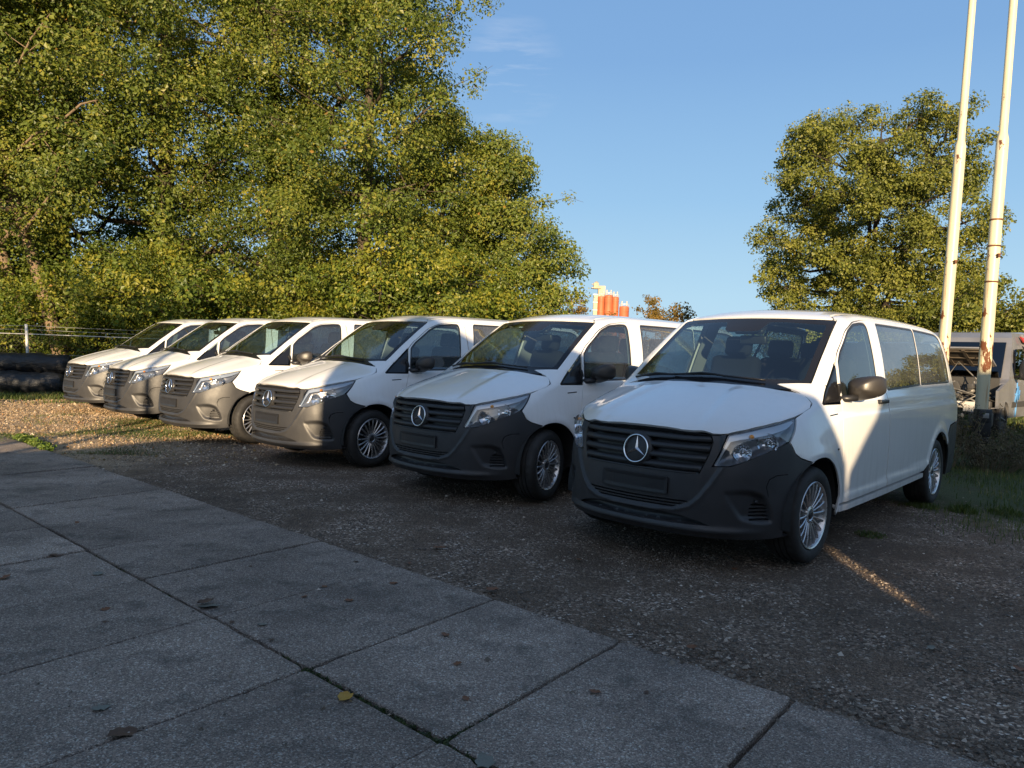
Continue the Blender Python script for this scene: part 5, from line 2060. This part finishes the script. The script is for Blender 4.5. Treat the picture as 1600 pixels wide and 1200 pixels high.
# ------------------------------------------------------------------ the wrecked grey van behind the poles
def wreck():
    root = empty('wrecked_van', (9.42, 16.0, 0), radians(-136))
    tag(root, 'grey high wrecked van with its bonnet open and engine bay bare, behind the poles', 'van')
    grey = simple('dull_silver_paint', (.24, .24, .25), .4, .25, .3, 0, 60, .2, 2)
    dark = simple('engine_dark', (.05, .048, .045), .6)
    eng = simple('engine_metal', (.24, .23, .21), .5, .4, 0, 0, 60, .5, 14)
    pale = simple('pale_bar', (.52, .50, .46), .5)
    glass = mat_glass('wreck_glass', (.10, .12, .13), 0)
    red = simple('red_stripe', (.50, .05, .04), .4)
    white = simple('white_stripe', (.70, .68, .66), .4)
    blue = simple('blue_scrawl', (.10, .30, .62), .5)
    # body side profile: x forward of the front axle, z
    prof = [(.10, .55), (.12, 1.12), (-.18, 1.20), (-.78, 1.95), (-.95, 2.10), (-1.25, 2.22), (-2.4, 2.28), (-4.55, 2.26), (-4.68, 2.1), (-4.72, 1.0), (-4.70, .42), (-3.75, .40)]
    wb = -3.30
    prof += [(wb + .40 * cos(a), .35 + .40 * sin(a)) for a in np.linspace(radians(175), radians(5), 12)][::-1][::-1]
    prof = prof[:12] + [(wb + .40 * cos(a), .35 + .40 * sin(a)) for a in np.linspace(radians(172), radians(8), 12)] + [(-2.85, .40), (-.50, .40)] + [(.40 * cos(a), .35 + .40 * sin(a)) for a in np.linspace(radians(172), radians(62), 10)]

    def half(z):
        return float(np.interp(z, [.3, .6, 1.1, 1.3, 1.9, 2.15, 2.30], [.99, 1.02, 1.03, 1.01, .92, .84, .70]))
    n = len(prof)
    vs = []
    for s in (1, -1):
        vs += [(x, s * half(z), z) for x, z in prof]
    body = MB()
    fs = []
    for i in range(n):
        j = (i + 1) % n
        fs.append((i, j, n + j, n + i))
    body.add(vs, [f for f in fs], False)
    body.add(vs[:n], [tuple(range(n))], False)
    body.add(vs[n:], [tuple(range(n - 1, -1, -1))], False)
    bo = body.build('body', grey, root)
    bo.modifiers.new('b', 'BEVEL').width = .03

    def side_poly(name, pts, mat, parent, off=.008, s=1):
        P = [(x, s * (half(z) + off), z) for x, z in pts]
        Q = [(x, s * (half(z) - .02), z) for x, z in pts]
        k = len(P)
        MB().add(P + Q, [tuple(range(k)), tuple(range(2 * k - 1, k - 1, -1))] + [(i, (i + 1) % k, (i + 1) % k + k, i + k) for i in range(k)]).build(name, mat, parent)
    side_poly('window', [(-.62, 1.22), (-.92, 1.72), (-1.05, 1.86), (-1.62, 1.88), (-1.62, 1.20)], glass, root)
    side_poly('window', [(-1.95, 1.22), (-1.95, 1.86), (-2.75, 1.87), (-2.75, 1.22)], glass, root)
    side_poly('window', [(-2.85, 1.22), (-2.85, 1.87), (-3.65, 1.87), (-3.65, 1.22)], glass, root)
    side_poly('window', [(-3.75, 1.22), (-3.75, 1.87), (-4.45, 1.85), (-4.45, 1.22)], glass, root)
    for x in (-.58, -1.72, -1.86, -2.82, -3.7):
        side_poly('door_seam', [(x, .45), (x - .02 if x > -.6 else x, 1.2), (x - .012, 1.2), (x - .012, .45)], dark, root, .002)
    side_poly('handle', [(-1.50, 1.10), (-1.50, 1.15), (-1.66, 1.15), (-1.66, 1.10)], dark, root, .03)
    side_poly('trim_strip', [(-.5, .62), (-.5, .74), (-2.8, .74), (-2.8, .62)], dark, root, .014)
    for k, (a, b) in enumerate([(-1.78, 2.16), (-1.90, 1.98), (-2.02, 1.80), (-2.14, 1.62), (-2.26, 1.44), (-2.36, 1.28)]):
        side_poly('red_stripe' if k % 2 == 0 else 'white_stripe', [(a, b), (a - .55, b - .06), (a - .72, b - .19), (a - .16, b - .13)], red if k % 2 == 0 else white, root, .011)
    for pts in ([(-.72, .72), (-.78, 1.02), (-.84, .70), (-.92, 1.06), (-1.0, .78), (-1.05, .98)], [(-.82, 1.15), (-.86, .55), (-.88, .42)], [(-.70, .9), (-1.1, .88)], [(-2.2, .98), (-2.32, .86), (-2.45, 1.0)]):
        MB().tube([(x, half(z) + .006, z) for x, z in pts], .016, 5).build('blue_scrawl', blue, root)
    for x in (-2.2, -2.75, -3.3, -3.85, -4.3):
        side_poly('roof_rib', [(x, 1.95), (x - .03, 1.95), (x - .03, 2.22), (x, 2.22)], grey, root, .015)
    # windscreen, open bonnet, bare front
    w = MB()
    w.add([(-.17, .88, 1.22), (-.17, -.88, 1.22), (-.80, -.80, 1.97), (-.80, .80, 1.97), (-.19, .88, 1.23), (-.82, .80, 1.98)], [(0, 1, 2, 3)])
    v0 = Vector((.03, 0, .026))
    w2 = MB().add([Vector(p) + v0 for p in ((-.17, .88, 1.22), (-.17, -.88, 1.22), (-.80, -.80, 1.97), (-.80, .80, 1.97))], [(0, 1, 2, 3)])
    w2.add([Vector(p) + v0 * .5 for p in ((-.17, .88, 1.22), (-.17, -.88, 1.22), (-.80, -.80, 1.97), (-.80, .80, 1.97))], [(0, 1, 2, 3)])
    w2.f += [(0, 1, 5, 4), (1, 2, 6, 5), (2, 3, 7, 6), (3, 0, 4, 7)]
    w2.sm += [False] * 4
    w2.build('windshield', glass, root)
    hb = MB()
    hb.box((.22, 0, 1.66), (.95, 1.55, .035), Matrix.Rotation(radians(-22), 3, 'Y'), .012)
    hood = hb.build('bonnet', grey, root)
    rb = MB()
    for y in (-.70, -.35, 0, .35, .70):
        rb.box((.22, y, 1.628), (.85, .06, .03), Matrix.Rotation(radians(-22), 3, 'Y'))
    for x in (-.1, .22, .54):
        rb.box((x, 0, 1.628 + (x - .22) * .40), (.06, 1.45, .03), Matrix.Rotation(radians(-22), 3, 'Y'))
    rb.box((.22, 0, 1.634), (.88, 1.48, .012), Matrix.Rotation(radians(-22), 3, 'Y'))
    rb.build('bonnet_underside', simple('bonnet_lining', (.12, .095, .07), .8, 0, 0, 0, 60, .5, 6), hood)
    MB().tube([(.55, .62, 1.02), (.35, .60, 1.70)], .009, 6).build('bonnet_stay', pale, root)
    bay = MB()
    bay.box((.38, 0, .62), (.50, 1.80, .30), None, .02)
    bay.box((.12, 0, .92), (.04, 1.84, .62))
    bay.build('engine_bay', dark, root)
    r = np.random.default_rng(3)
    e = MB()
    for k in range(110):
        c = (r.uniform(.15, .70), r.uniform(-.82, .82), r.uniform(.62, 1.12))
        d = tuple(r.uniform(.03, .17, 3))
        rot = Matrix.Rotation(r.uniform(-.5, .5), 3, 'X') @ Matrix.Rotation(r.uniform(-.5, .5), 3, 'Z')
        if k % 4 == 0:
            q = [Vector(c) + Vector(r.normal(0, .10, 3)) * j for j in range(4)]
            e.tube(q, .012 + .012 * r.random(), 6)
        elif k % 4 == 1:
            e.ellipsoid(c, (d[0] * .6, d[1] * .6, d[2] * .5), 8, 6)
        else:
            e.box(c, d, rot, .006)
    e.build('engine_parts', eng, root)
    e = MB()
    for k in range(46):
        c = (r.uniform(.3, .74), r.uniform(-.82, .82), r.uniform(.62, 1.08))
        e.box(c, tuple(r.uniform(.04, .20, 3)), Matrix.Rotation(r.uniform(-.6, .6), 3, 'X'), .006)
    e.build('engine_covers', dark, root)
    b = MB()
    b.box((.80, .1, .68), (.06, 1.3, .13), None, .01)
    b.box((.80, .62, .62), (.05, .30, .16), None, .01)
    b.build('crash_bar', pale, root)
    b = MB()
    b.box((.76, .78, .40), (.25, .40, .30), None, .05)
    b.box((.70, -.2, .30), (.20, 1.2, .16), None, .04)
    b.build('broken_bumper', dark, root)
    MB().tube([(.80, .45, .45), (.84, .45, .45)], .05, 12).build('fog_lamp', simple('lamp_pale_orange', (.7, .5, .3), .3), root)  # plain pale orange surface
    for s in (1, -1):
        f = MB()
        f.add([(x, s * (half(z) - .0), z) for x, z in [(.12, 1.12), (.12, .80), (.40 * cos(radians(62)), .35 + .40 * sin(radians(62))), (.36, .60), (.55, .62), (.60, .98)]] +
              [(x, s * (half(z) - .05), z) for x, z in [(.12, 1.12), (.12, .80), (.40 * cos(radians(62)), .35 + .40 * sin(radians(62))), (.36, .60), (.55, .62), (.60, .98)]],
              [(0, 1, 2, 3, 4, 5), (6, 7, 8, 9, 10, 11)] + [(i, (i + 1) % 6, (i + 1) % 6 + 6, i + 6) for i in range(6)])
        f.build('fender', grey, root)
    tyre, rim, cap, brake = disc_wheel()
    for cx in (0, wb):
        for s in (1, -1):
            wh = empty('wheel', (cx, s * 1.0, .345), 0 if s == 1 else pi)
            wh.parent = root
            link_mesh('tyre', bpy.data.meshes['tyre'], None, wh)
            MB().lathe([(.001, -.03), (.10, -.03), (.16, -.05), (.236, -.03)], 'y', 24).build('wheel_disc', dark, wh)
    m = MB()
    m.ellipsoid((-.55, 1.22, 1.42), (.07, .11, .22), 12, 10, .7)
    m.tube([(-.66, 1.0, 1.25), (-.58, 1.18, 1.30)], .03, 8)
    m.build('mirror', M_BLACK, root)
    return root


wreck()

# ------------------------------------------------------------------ left: fence, dark stack
def fence():
    Y0 = 19.6
    g = empty('wire_fence', (0, Y0, 0))
    tag(g, 'wire fence on white posts in front of the undergrowth at the left', 'fence')
    white = simple('white_post_paint', (.66, .66, .64), .6, 0, 0, .2, 60, .35, 8)
    wire = simple('galvanised_wire', (.55, .54, .50), .35, .7)
    r = np.random.default_rng(8)
    xs = [-12.72 + 6.1 * k for k in range(-2, 4)]
    for k, x in enumerate(xs):
        ln = -.05 if k == 2 else r.normal(0, .02)
        MB().tube([(x, 0, -.2), (x + ln * 1.0, 0, 1.0), (x + ln * 1.80, -.0, 1.72)], .035, 10).build('post', white, g)
    for z, rad in ((1.46, .016), (1.58, .005), (1.68, .005), (.95, .004), (.4, .004)):
        pts = []
        for i in range(len(xs) - 1):
            for j in range(8):
                t = j / 8
                pts.append((xs[i] + (xs[i + 1] - xs[i]) * t, .04, z - .03 * sin(pi * t) * (1 if rad < .01 else .25)))
        MB().tube(pts, rad, 6).build('wire' if rad < .01 else 'rail', wire, g)
    # chain link: one thin woven sheet of wires
    net = MB()
    x0, x1 = xs[0], xs[-1]
    stp = .11
    for k in range(int((x1 - x0) / stp)):
        x = x0 + k * stp
        for s in (1, -1):
            net.add([(x, .03, .05), (x + .0022, .03, .05), (x + s * 1.38 + .0022, .03, 1.43), (x + s * 1.38, .03, 1.43)], [(0, 1, 2, 3)])
    o = net.build('chain_link', simple('old_wire', (.10, .095, .085), .6, .3), g)
    o['kind'] = 'stuff'


fence()


def stack():
    g = empty('tarp_rolls', pix_ground(30, 614))
    tag(g, 'two long rolls of black plastic stacked on the grass at the left edge', 'rolls')
    t = NT('black_plastic_sheet')
    o = t.obj()
    n = t.noise(t.mapping(o, (1, 3, 3)), 3, 5, .6)
    m = t.done(t.pbsdf((.012, .014, .018), t.ramp(n, [(.3, .30), (.7, .6)]), 0, .4, 0, t.bump(n, .8, .05)))
    r = np.random.default_rng(2)
    for (z, y, R, x0, x1) in ((.26, 0, .27, -3.2, 1.05), (.27, .62, .28, -3.2, .8), (.73, .30, .25, -3.2, .98)):
        pts, rs = [], []
        for x in np.linspace(x0, x1, 26):
            pts.append((x, y + r.normal(0, .012), z + r.normal(0, .012)))
            rs.append(R * (1 + r.normal(0, .03)))
        pts = [(x0, y, z)] + pts + [(x1 + .04, y, z)]
        rs = [.02] + rs + [.04]
        rs[1] *= .9
        rs[-2] *= .85
        MB().tube(pts, rs, 18).build('plastic_roll', m, g)


stack()

# ------------------------------------------------------------------ small plants and litter
def right_mask(X, Y, r):
    q = X + .55 * Y + .5 * np.sin(X * 1.9) + .4 * np.sin(Y * 2.3)
    return q > 8.35 + r.normal(0, .25, len(X))


grass_patch('grass', (2.2, 15, 5.0, 13.0), 70000, 3, (.025, .10), .0032, right_mask)
grass_patch('grass', (5.0, 24, 12.0, 26.0), 60000, 4, (.05, .18), .008, None)
grass_patch('grass', (-8.8, -3.4, 9.0, 13.6), 90000, 5, (.015, .05), .0034, lambda X, Y, r: np.abs((X + 6.0) * .35 - (Y - 10.6) * .12 + .22 * np.sin(Y * 2) + .3 * np.sin(X * 1.7)) < .24 + r.normal(0, .12, len(X)))
grass_patch('grass', (-17, -7, 15.2, 19.6), 60000, 6, (.04, .14), .007, lambda X, Y, r: (Y - .10 * X) > 17.0 + .3 * np.sin(X * 1.3) + r.normal(0, .2, len(X)))
grass_patch('grass', (-14, -5, 11.5, 17), 26000, 9, (.02, .06), .004, lambda X, Y, r: np.sin(X * 2.2) + np.sin(Y * 1.7 + X) > 1.1)


def litter():
    r = np.random.default_rng(17)
    n = 6500
    X, Y = r.uniform(-14, -3.2, n), r.uniform(8.4, 17.2, n)
    k = (slab_coord(X, Y)[:, 1] > SLAB_W + .05) & (r.random(n) < np.clip((-3.0 - X) / 2.0, .05, 1))
    X, Y = X[k], Y[k]
    V, F, t = leaf_cloud(np.stack([X, Y, ground_z(X, Y) + .006], 1), np.full(len(X), .01), np.ones(len(X), int), .030, r, .5, 0, tint0=.4, tvar=.25)
    m = mat_leaf('dead_leaf_litter', [(0, (.13, .09, .05)), (.4, (.24, .17, .085)), (.7, (.34, .25, .13)), (.88, (.34, .14, .05)), (1, (.42, .34, .2))], .2, .7)
    tag(link_mesh('leaf_litter', np_mesh('leaf_litter', V, F, False, t), m), kind='stuff')


litter()


def tuft(name, label, x, y, n, h, rad, mat, seed, group=None, cat='plant', w=.004, lean=.9):
    r = np.random.default_rng(seed)
    a = r.uniform(0, 2 * pi, n)
    q = rad * np.sqrt(r.random(n))
    X, Y = q * np.cos(a), q * np.sin(a)
    hh = h * (1 - .45 * q / rad)
    V, F = blades(X, Y, np.zeros(n) - .02, r, .55, 1.0, w, lean)
    V = V.reshape(n, 5, 3)
    V[:, :, 2] = (V[:, :, 2] + .02) * hh[:, None] - .02
    d = V[:, :, :2] - V[:, :1, :2]
    V[:, :, :2] = V[:, :1, :2] + d * np.where(np.abs(d) > .02, hh[:, None, None], 1)
    t = np.repeat(np.clip(r.normal(.5, .22, n), 0, 1), 5)
    root = empty(name, (x, y, float(ground_z(x, y))))
    tag(root, label, cat, group)
    link_mesh('stems', np_mesh('stems', V.reshape(-1, 3), F, False, t), mat, root)
    return root


def weed_bush(x, y, h, rad, n, seed, label):
    r = np.random.default_rng(seed)
    root = empty('dry_weed', (x, y, 0))
    tag(root, label, 'weeds', 'dry weeds round the pole foot')
    m = MB()
    cs = []
    for k in range(n):
        a, q = r.uniform(0, 2 * pi), rad * sqrt(r.random())
        p = Vector((q * cos(a) * .6, q * sin(a) * .6, -.03))
        tip = Vector((q * cos(a) * 1.3 + r.normal(0, .05), q * sin(a) * 1.3 + r.normal(0, .05), h * r.uniform(.5, 1.0)))
        mid = p.lerp(tip, .5) + Vector(r.normal(0, .03, 3))
        m.tube([p, mid, tip], [.0045, .0035, .0015], 4, False)
        for j in range(5):
            u = .35 + .13 * j
            b = p.lerp(tip, u)
            e = b + Vector((r.normal(0, .10), r.normal(0, .10), .07 + r.random() * .08))
            m.tube([b, e], [.0025, .001], 3, False)
            cs.append(e[:])
    m.build('stems', simple('weed_stem_%d' % seed, (.17, .13, .08), .9), root)
    V, F, t = leaf_cloud(cs, [.05] * len(cs), np.full(len(cs), 7), .028, r, 1, tint0=.45, tvar=.3)
    link_mesh('seed_heads', np_mesh('seed_heads', V, F, False, t), M_WEED, root)


weed_bush(6.78, 10.40, .42, .40, 60, 31, 'short dry brown weeds in front of the right pole foot')
weed_bush(6.15, 10.55, 1.0, .42, 70, 32, 'dry weeds against the rear corner of the nearest van')
weed_bush(7.35, 10.75, .62, .42, 60, 33, 'lower dry weeds right of the pole foot')
weed_bush(6.35, 11.3, 1.1, .40, 60, 34, 'tall dry weeds between the two flag poles')
TUFTS = [(1505, 797, .16, .13, 'grass tuft at the front edge of the turf, right of the nearest van'), (1572, 800, .13, .16, 'grass tuft near the right picture edge, close to the gravel'),
         (1440, 790, .12, .16, 'grass tuft just behind the rear wheel of the nearest van'), (1360, 835, .06, .13, 'low weeds on the gravel beside the front wheel')]
for k, (px, py, h, rad, lab) in enumerate(TUFTS):
    p = pix_ground(px, py)
    tuft('grass_tuft', lab, p[0], p[1], 420, h, rad, M_GRASS, 50 + k, 'grass tufts by the nearest van')
# broad-leaved weeds at the end of the paving and in the joints
M_MOSS = mat_leaf('joint_moss', [(0, (.018, .028, .008)), (.6, (.045, .065, .016)), (1, (.09, .11, .03))], .25)
M_CLOVER = mat_leaf('clover_leaf', [(0, (.05, .09, .015)), (.6, (.11, .17, .02)), (1, (.20, .24, .03))], .35)
r_ = np.random.default_rng(12)
cs = []
for k in range(90):
    p = pix_ground(*((30, 685) + (np.array((75, 702)) - np.array((30, 685))) * r_.random() + r_.normal(0, 4, 2) * (1, .5)))
    cs.append((p[0], p[1], .02))
V, F, t = leaf_cloud(cs, [.07] * len(cs), np.full(len(cs), 9), .045, r_, .5, 0, tint0=.6)
tag(link_mesh('ground_cover', np_mesh('ground_cover', V, F, False, t), M_CLOVER), kind='stuff')
cs = []
for (a0, a1, n) in ((1.75, 2.55, 70), (2.55, 3.9, 110), (-.9, 0.9, 40)):
    for k in range(n):
        q = slab_xy(SLAB_P * r_.uniform(a0, a1), r_.normal(.0, .016))
        cs.append((q[0], q[1], -.012))
for k in range(36):
    q = slab_xy(SLAB_P * 3 + r_.normal(0, .008), abs(r_.normal(0, .16)))
    cs.append((q[0], q[1], -.012))
V, F, t = leaf_cloud(cs, [.016] * len(cs), np.full(len(cs), 22), .011, r_, .8, 0, tint0=.45)
tag(link_mesh('moss', np_mesh('moss', V, F, False, t), M_MOSS), kind='stuff')

# fallen leaves
M_FALLEN = [simple('fallen_leaf_brown', (.105, .055, .030), .65, 0, 0, .2, 90, .4, 30), simple('fallen_leaf_yellow', (.46, .26, .035), .55, 0, 0, .2, 90, .3, 30),
            simple('fallen_leaf_pale', (.19, .19, .155), .7, 0, 0, .2, 90, .3, 30), simple('fallen_leaf_rust', (.19, .075, .028), .6, 0, 0, .2, 90, .4, 30)]


def leaf_mesh(seed):
    r = np.random.default_rng(seed)
    n = 9
    V = []
    for i in range(n):
        t = i / (n - 1)
        w = .36 * sin(pi * min(1, t * 1.02) ** .8) ** .75 * (1 + .22 * sin(t * 19 + seed)) + .012
        x = t - .5
        z = .10 * (x * 2) ** 2 * (1 if seed % 2 else .4) + .02 * sin(7 * x)
        for s in (-1, -.5, 0, .5, 1):
            V.append((x, s * w, z + .16 * abs(s) ** 1.5 * w * (1 + .6 * sin(seed + 3 * x)) + .02 * r.normal()))
    F = []
    for i in range(n - 1):
        for k in range(4):
            a = i * 5 + k
            F.append((a, a + 1, a + 6, a + 5))
    m0 = len(V)
    V += [(-.5, -.012, .02), (-.5, .012, .02), (-.74, .008, .05), (-.74, -.008, .05)]
    F.append((m0, m0 + 1, m0 + 2, m0 + 3))
    return np_mesh('fallen_leaf', V, F, True)


LM = [leaf_mesh(k) for k in range(5)]
LMM = {}
NAMED = [(190, 1150, .085, 0, 'large brown fallen leaf lying over a joint at the lower left'), (539, 1093, .062, 1, 'yellow fallen leaf beside the wide mossy joint'),
         (326, 951, .085, 2, 'pale greenish fallen leaf with a brown leaf lying over it'), (322, 946, .07, 0, 'brown fallen leaf lying over a pale leaf on the paving'),
         (158, 1110, .055, 2, 'pale grey fallen leaf alone on the paving at the left'), (687, 857, .075, 3, 'rust coloured fallen leaf on the gravel in front of the second van'),
         (770, 922, .065, 3, 'rust coloured fallen leaf at the paving edge near a slab corner'), (1080, 1015, .05, 3, 'small rust leaf on dark damp gravel beside the paving'),
         (757, 1195, .07, 2, 'pale leaf in the joint at the bottom of the picture'), (448, 848, .06, 0, 'brown leaf on the paving near the gravel edge'),
         (87, 870, .07, 0, 'brown leaf on the joint of the left paving row'), (8, 905, .06, 3, 'orange brown leaf at the far left of the paving'),
         (153, 899, .06, 2, 'pale brown leaf between two joints at the left'), (1595, 1048, .06, 3, 'red leaf at the right edge on the gravel')]
OTHERS = [(392, 887), (507, 919), (615, 914), (362, 975), (410, 979), (424, 1003), (475, 935), (545, 941), (556, 880), (374, 799), (524, 780), (1070, 858), (1148, 886), (833, 787), (851, 783), (987, 925),
          (728, 1095), (695, 995), (1300, 1040), (250, 755), (150, 742), (120, 818), (930, 1085), (1345, 1003), (200, 704), (180, 688), (110, 700), (265, 693), (80, 676), (12, 708), (290, 705), (60, 672), (196, 712), (250, 731), (130, 666), (141, 668),
          (715, 1040), (165, 955), (165, 975), (1455, 1015), (1010, 1085), (640, 880), (905, 870), (1230, 905), (395, 690), (330, 720), (470, 760)]
COL = {0: 'dull brown', 1: 'yellow', 2: 'pale', 3: 'rust coloured'}
ALL = NAMED + [(x, y, .024 + .022 * ((i * 7) % 5) / 5, (0, 3, 3, 0, 2)[i % 5], None) for i, (x, y) in enumerate(OTHERS)]


def leaf_zone(px, py):
    p = pix_ground(px, py)
    c = slab_coord(p[0], p[1])
    if c[1] < 0:
        return 'on left paving row ' + ('near camera' if p[1] < 3.4 else 'in its middle' if p[1] < 4.6 else 'far end')
    if c[1] < SLAB_W:
        return 'on paving beside gravel ' + ('near camera' if p[1] < 3.2 else 'around its middle' if p[1] < 5.2 else 'far end')
    if p[0] > 1.3:
        return 'on gravel right of nearest van'
    if p[0] > -.2:
        return 'on gravel before nearest van'
    if p[0] > -1.8:
        return 'on gravel before second van'
    if p[0] > -3.6:
        return 'on gravel before half shaded van'
    return 'on lit gravel by sunlit vans' if py < 692 else 'on ground near paving far end'


ZONES = {}
for i, q in enumerate(ALL):
    if q[4] is None:
        ZONES.setdefault((q[3], leaf_zone(q[0], q[1])), []).append((q[0], i))
ORD = ['leftmost', 'second from left', 'third from left', 'fourth from left', 'fifth from left', 'sixth from left', 'seventh from left', 'eighth from left', 'ninth from left']
LEAF_LABEL = {}
for (m, z), lst in ZONES.items():
    lst.sort()
    for k, (_, i) in enumerate(lst):
        LEAF_LABEL[i] = 'small %s fallen leaf %s' % (COL[m], z) + ('' if len(lst) == 1 else ', ' + ORD[k])
for i, q in enumerate(ALL):
    px, py, s, m, lab = q
    p = pix_ground(px, py)
    sc = slab_coord(p[0], p[1])
    on_slab = sc[1] < SLAB_W
    key = (i % 5, m)
    if key not in LMM:
        me = LM[i % 5].copy()
        me.materials.append(M_FALLEN[m])
        LMM[key] = me
    o = bpy.data.objects.new('fallen_leaf', LMM[key])
    C.objects.link(o)
    o.location = (p[0], p[1], .010 if on_slab else float(ground_z(p[0], p[1])) + .004)
    if i == 3:
        o.location.z += .012
    o.rotation_euler = (random.uniform(-.15, .15), random.uniform(-.15, .15), random.uniform(0, 6.28))
    o.scale = (s * 1.25, s * 1.25, s * 1.1)
    tag(o, lab or LEAF_LABEL[i], 'leaf', 'fallen leaves on the paving' if on_slab else 'fallen leaves on the gravel')
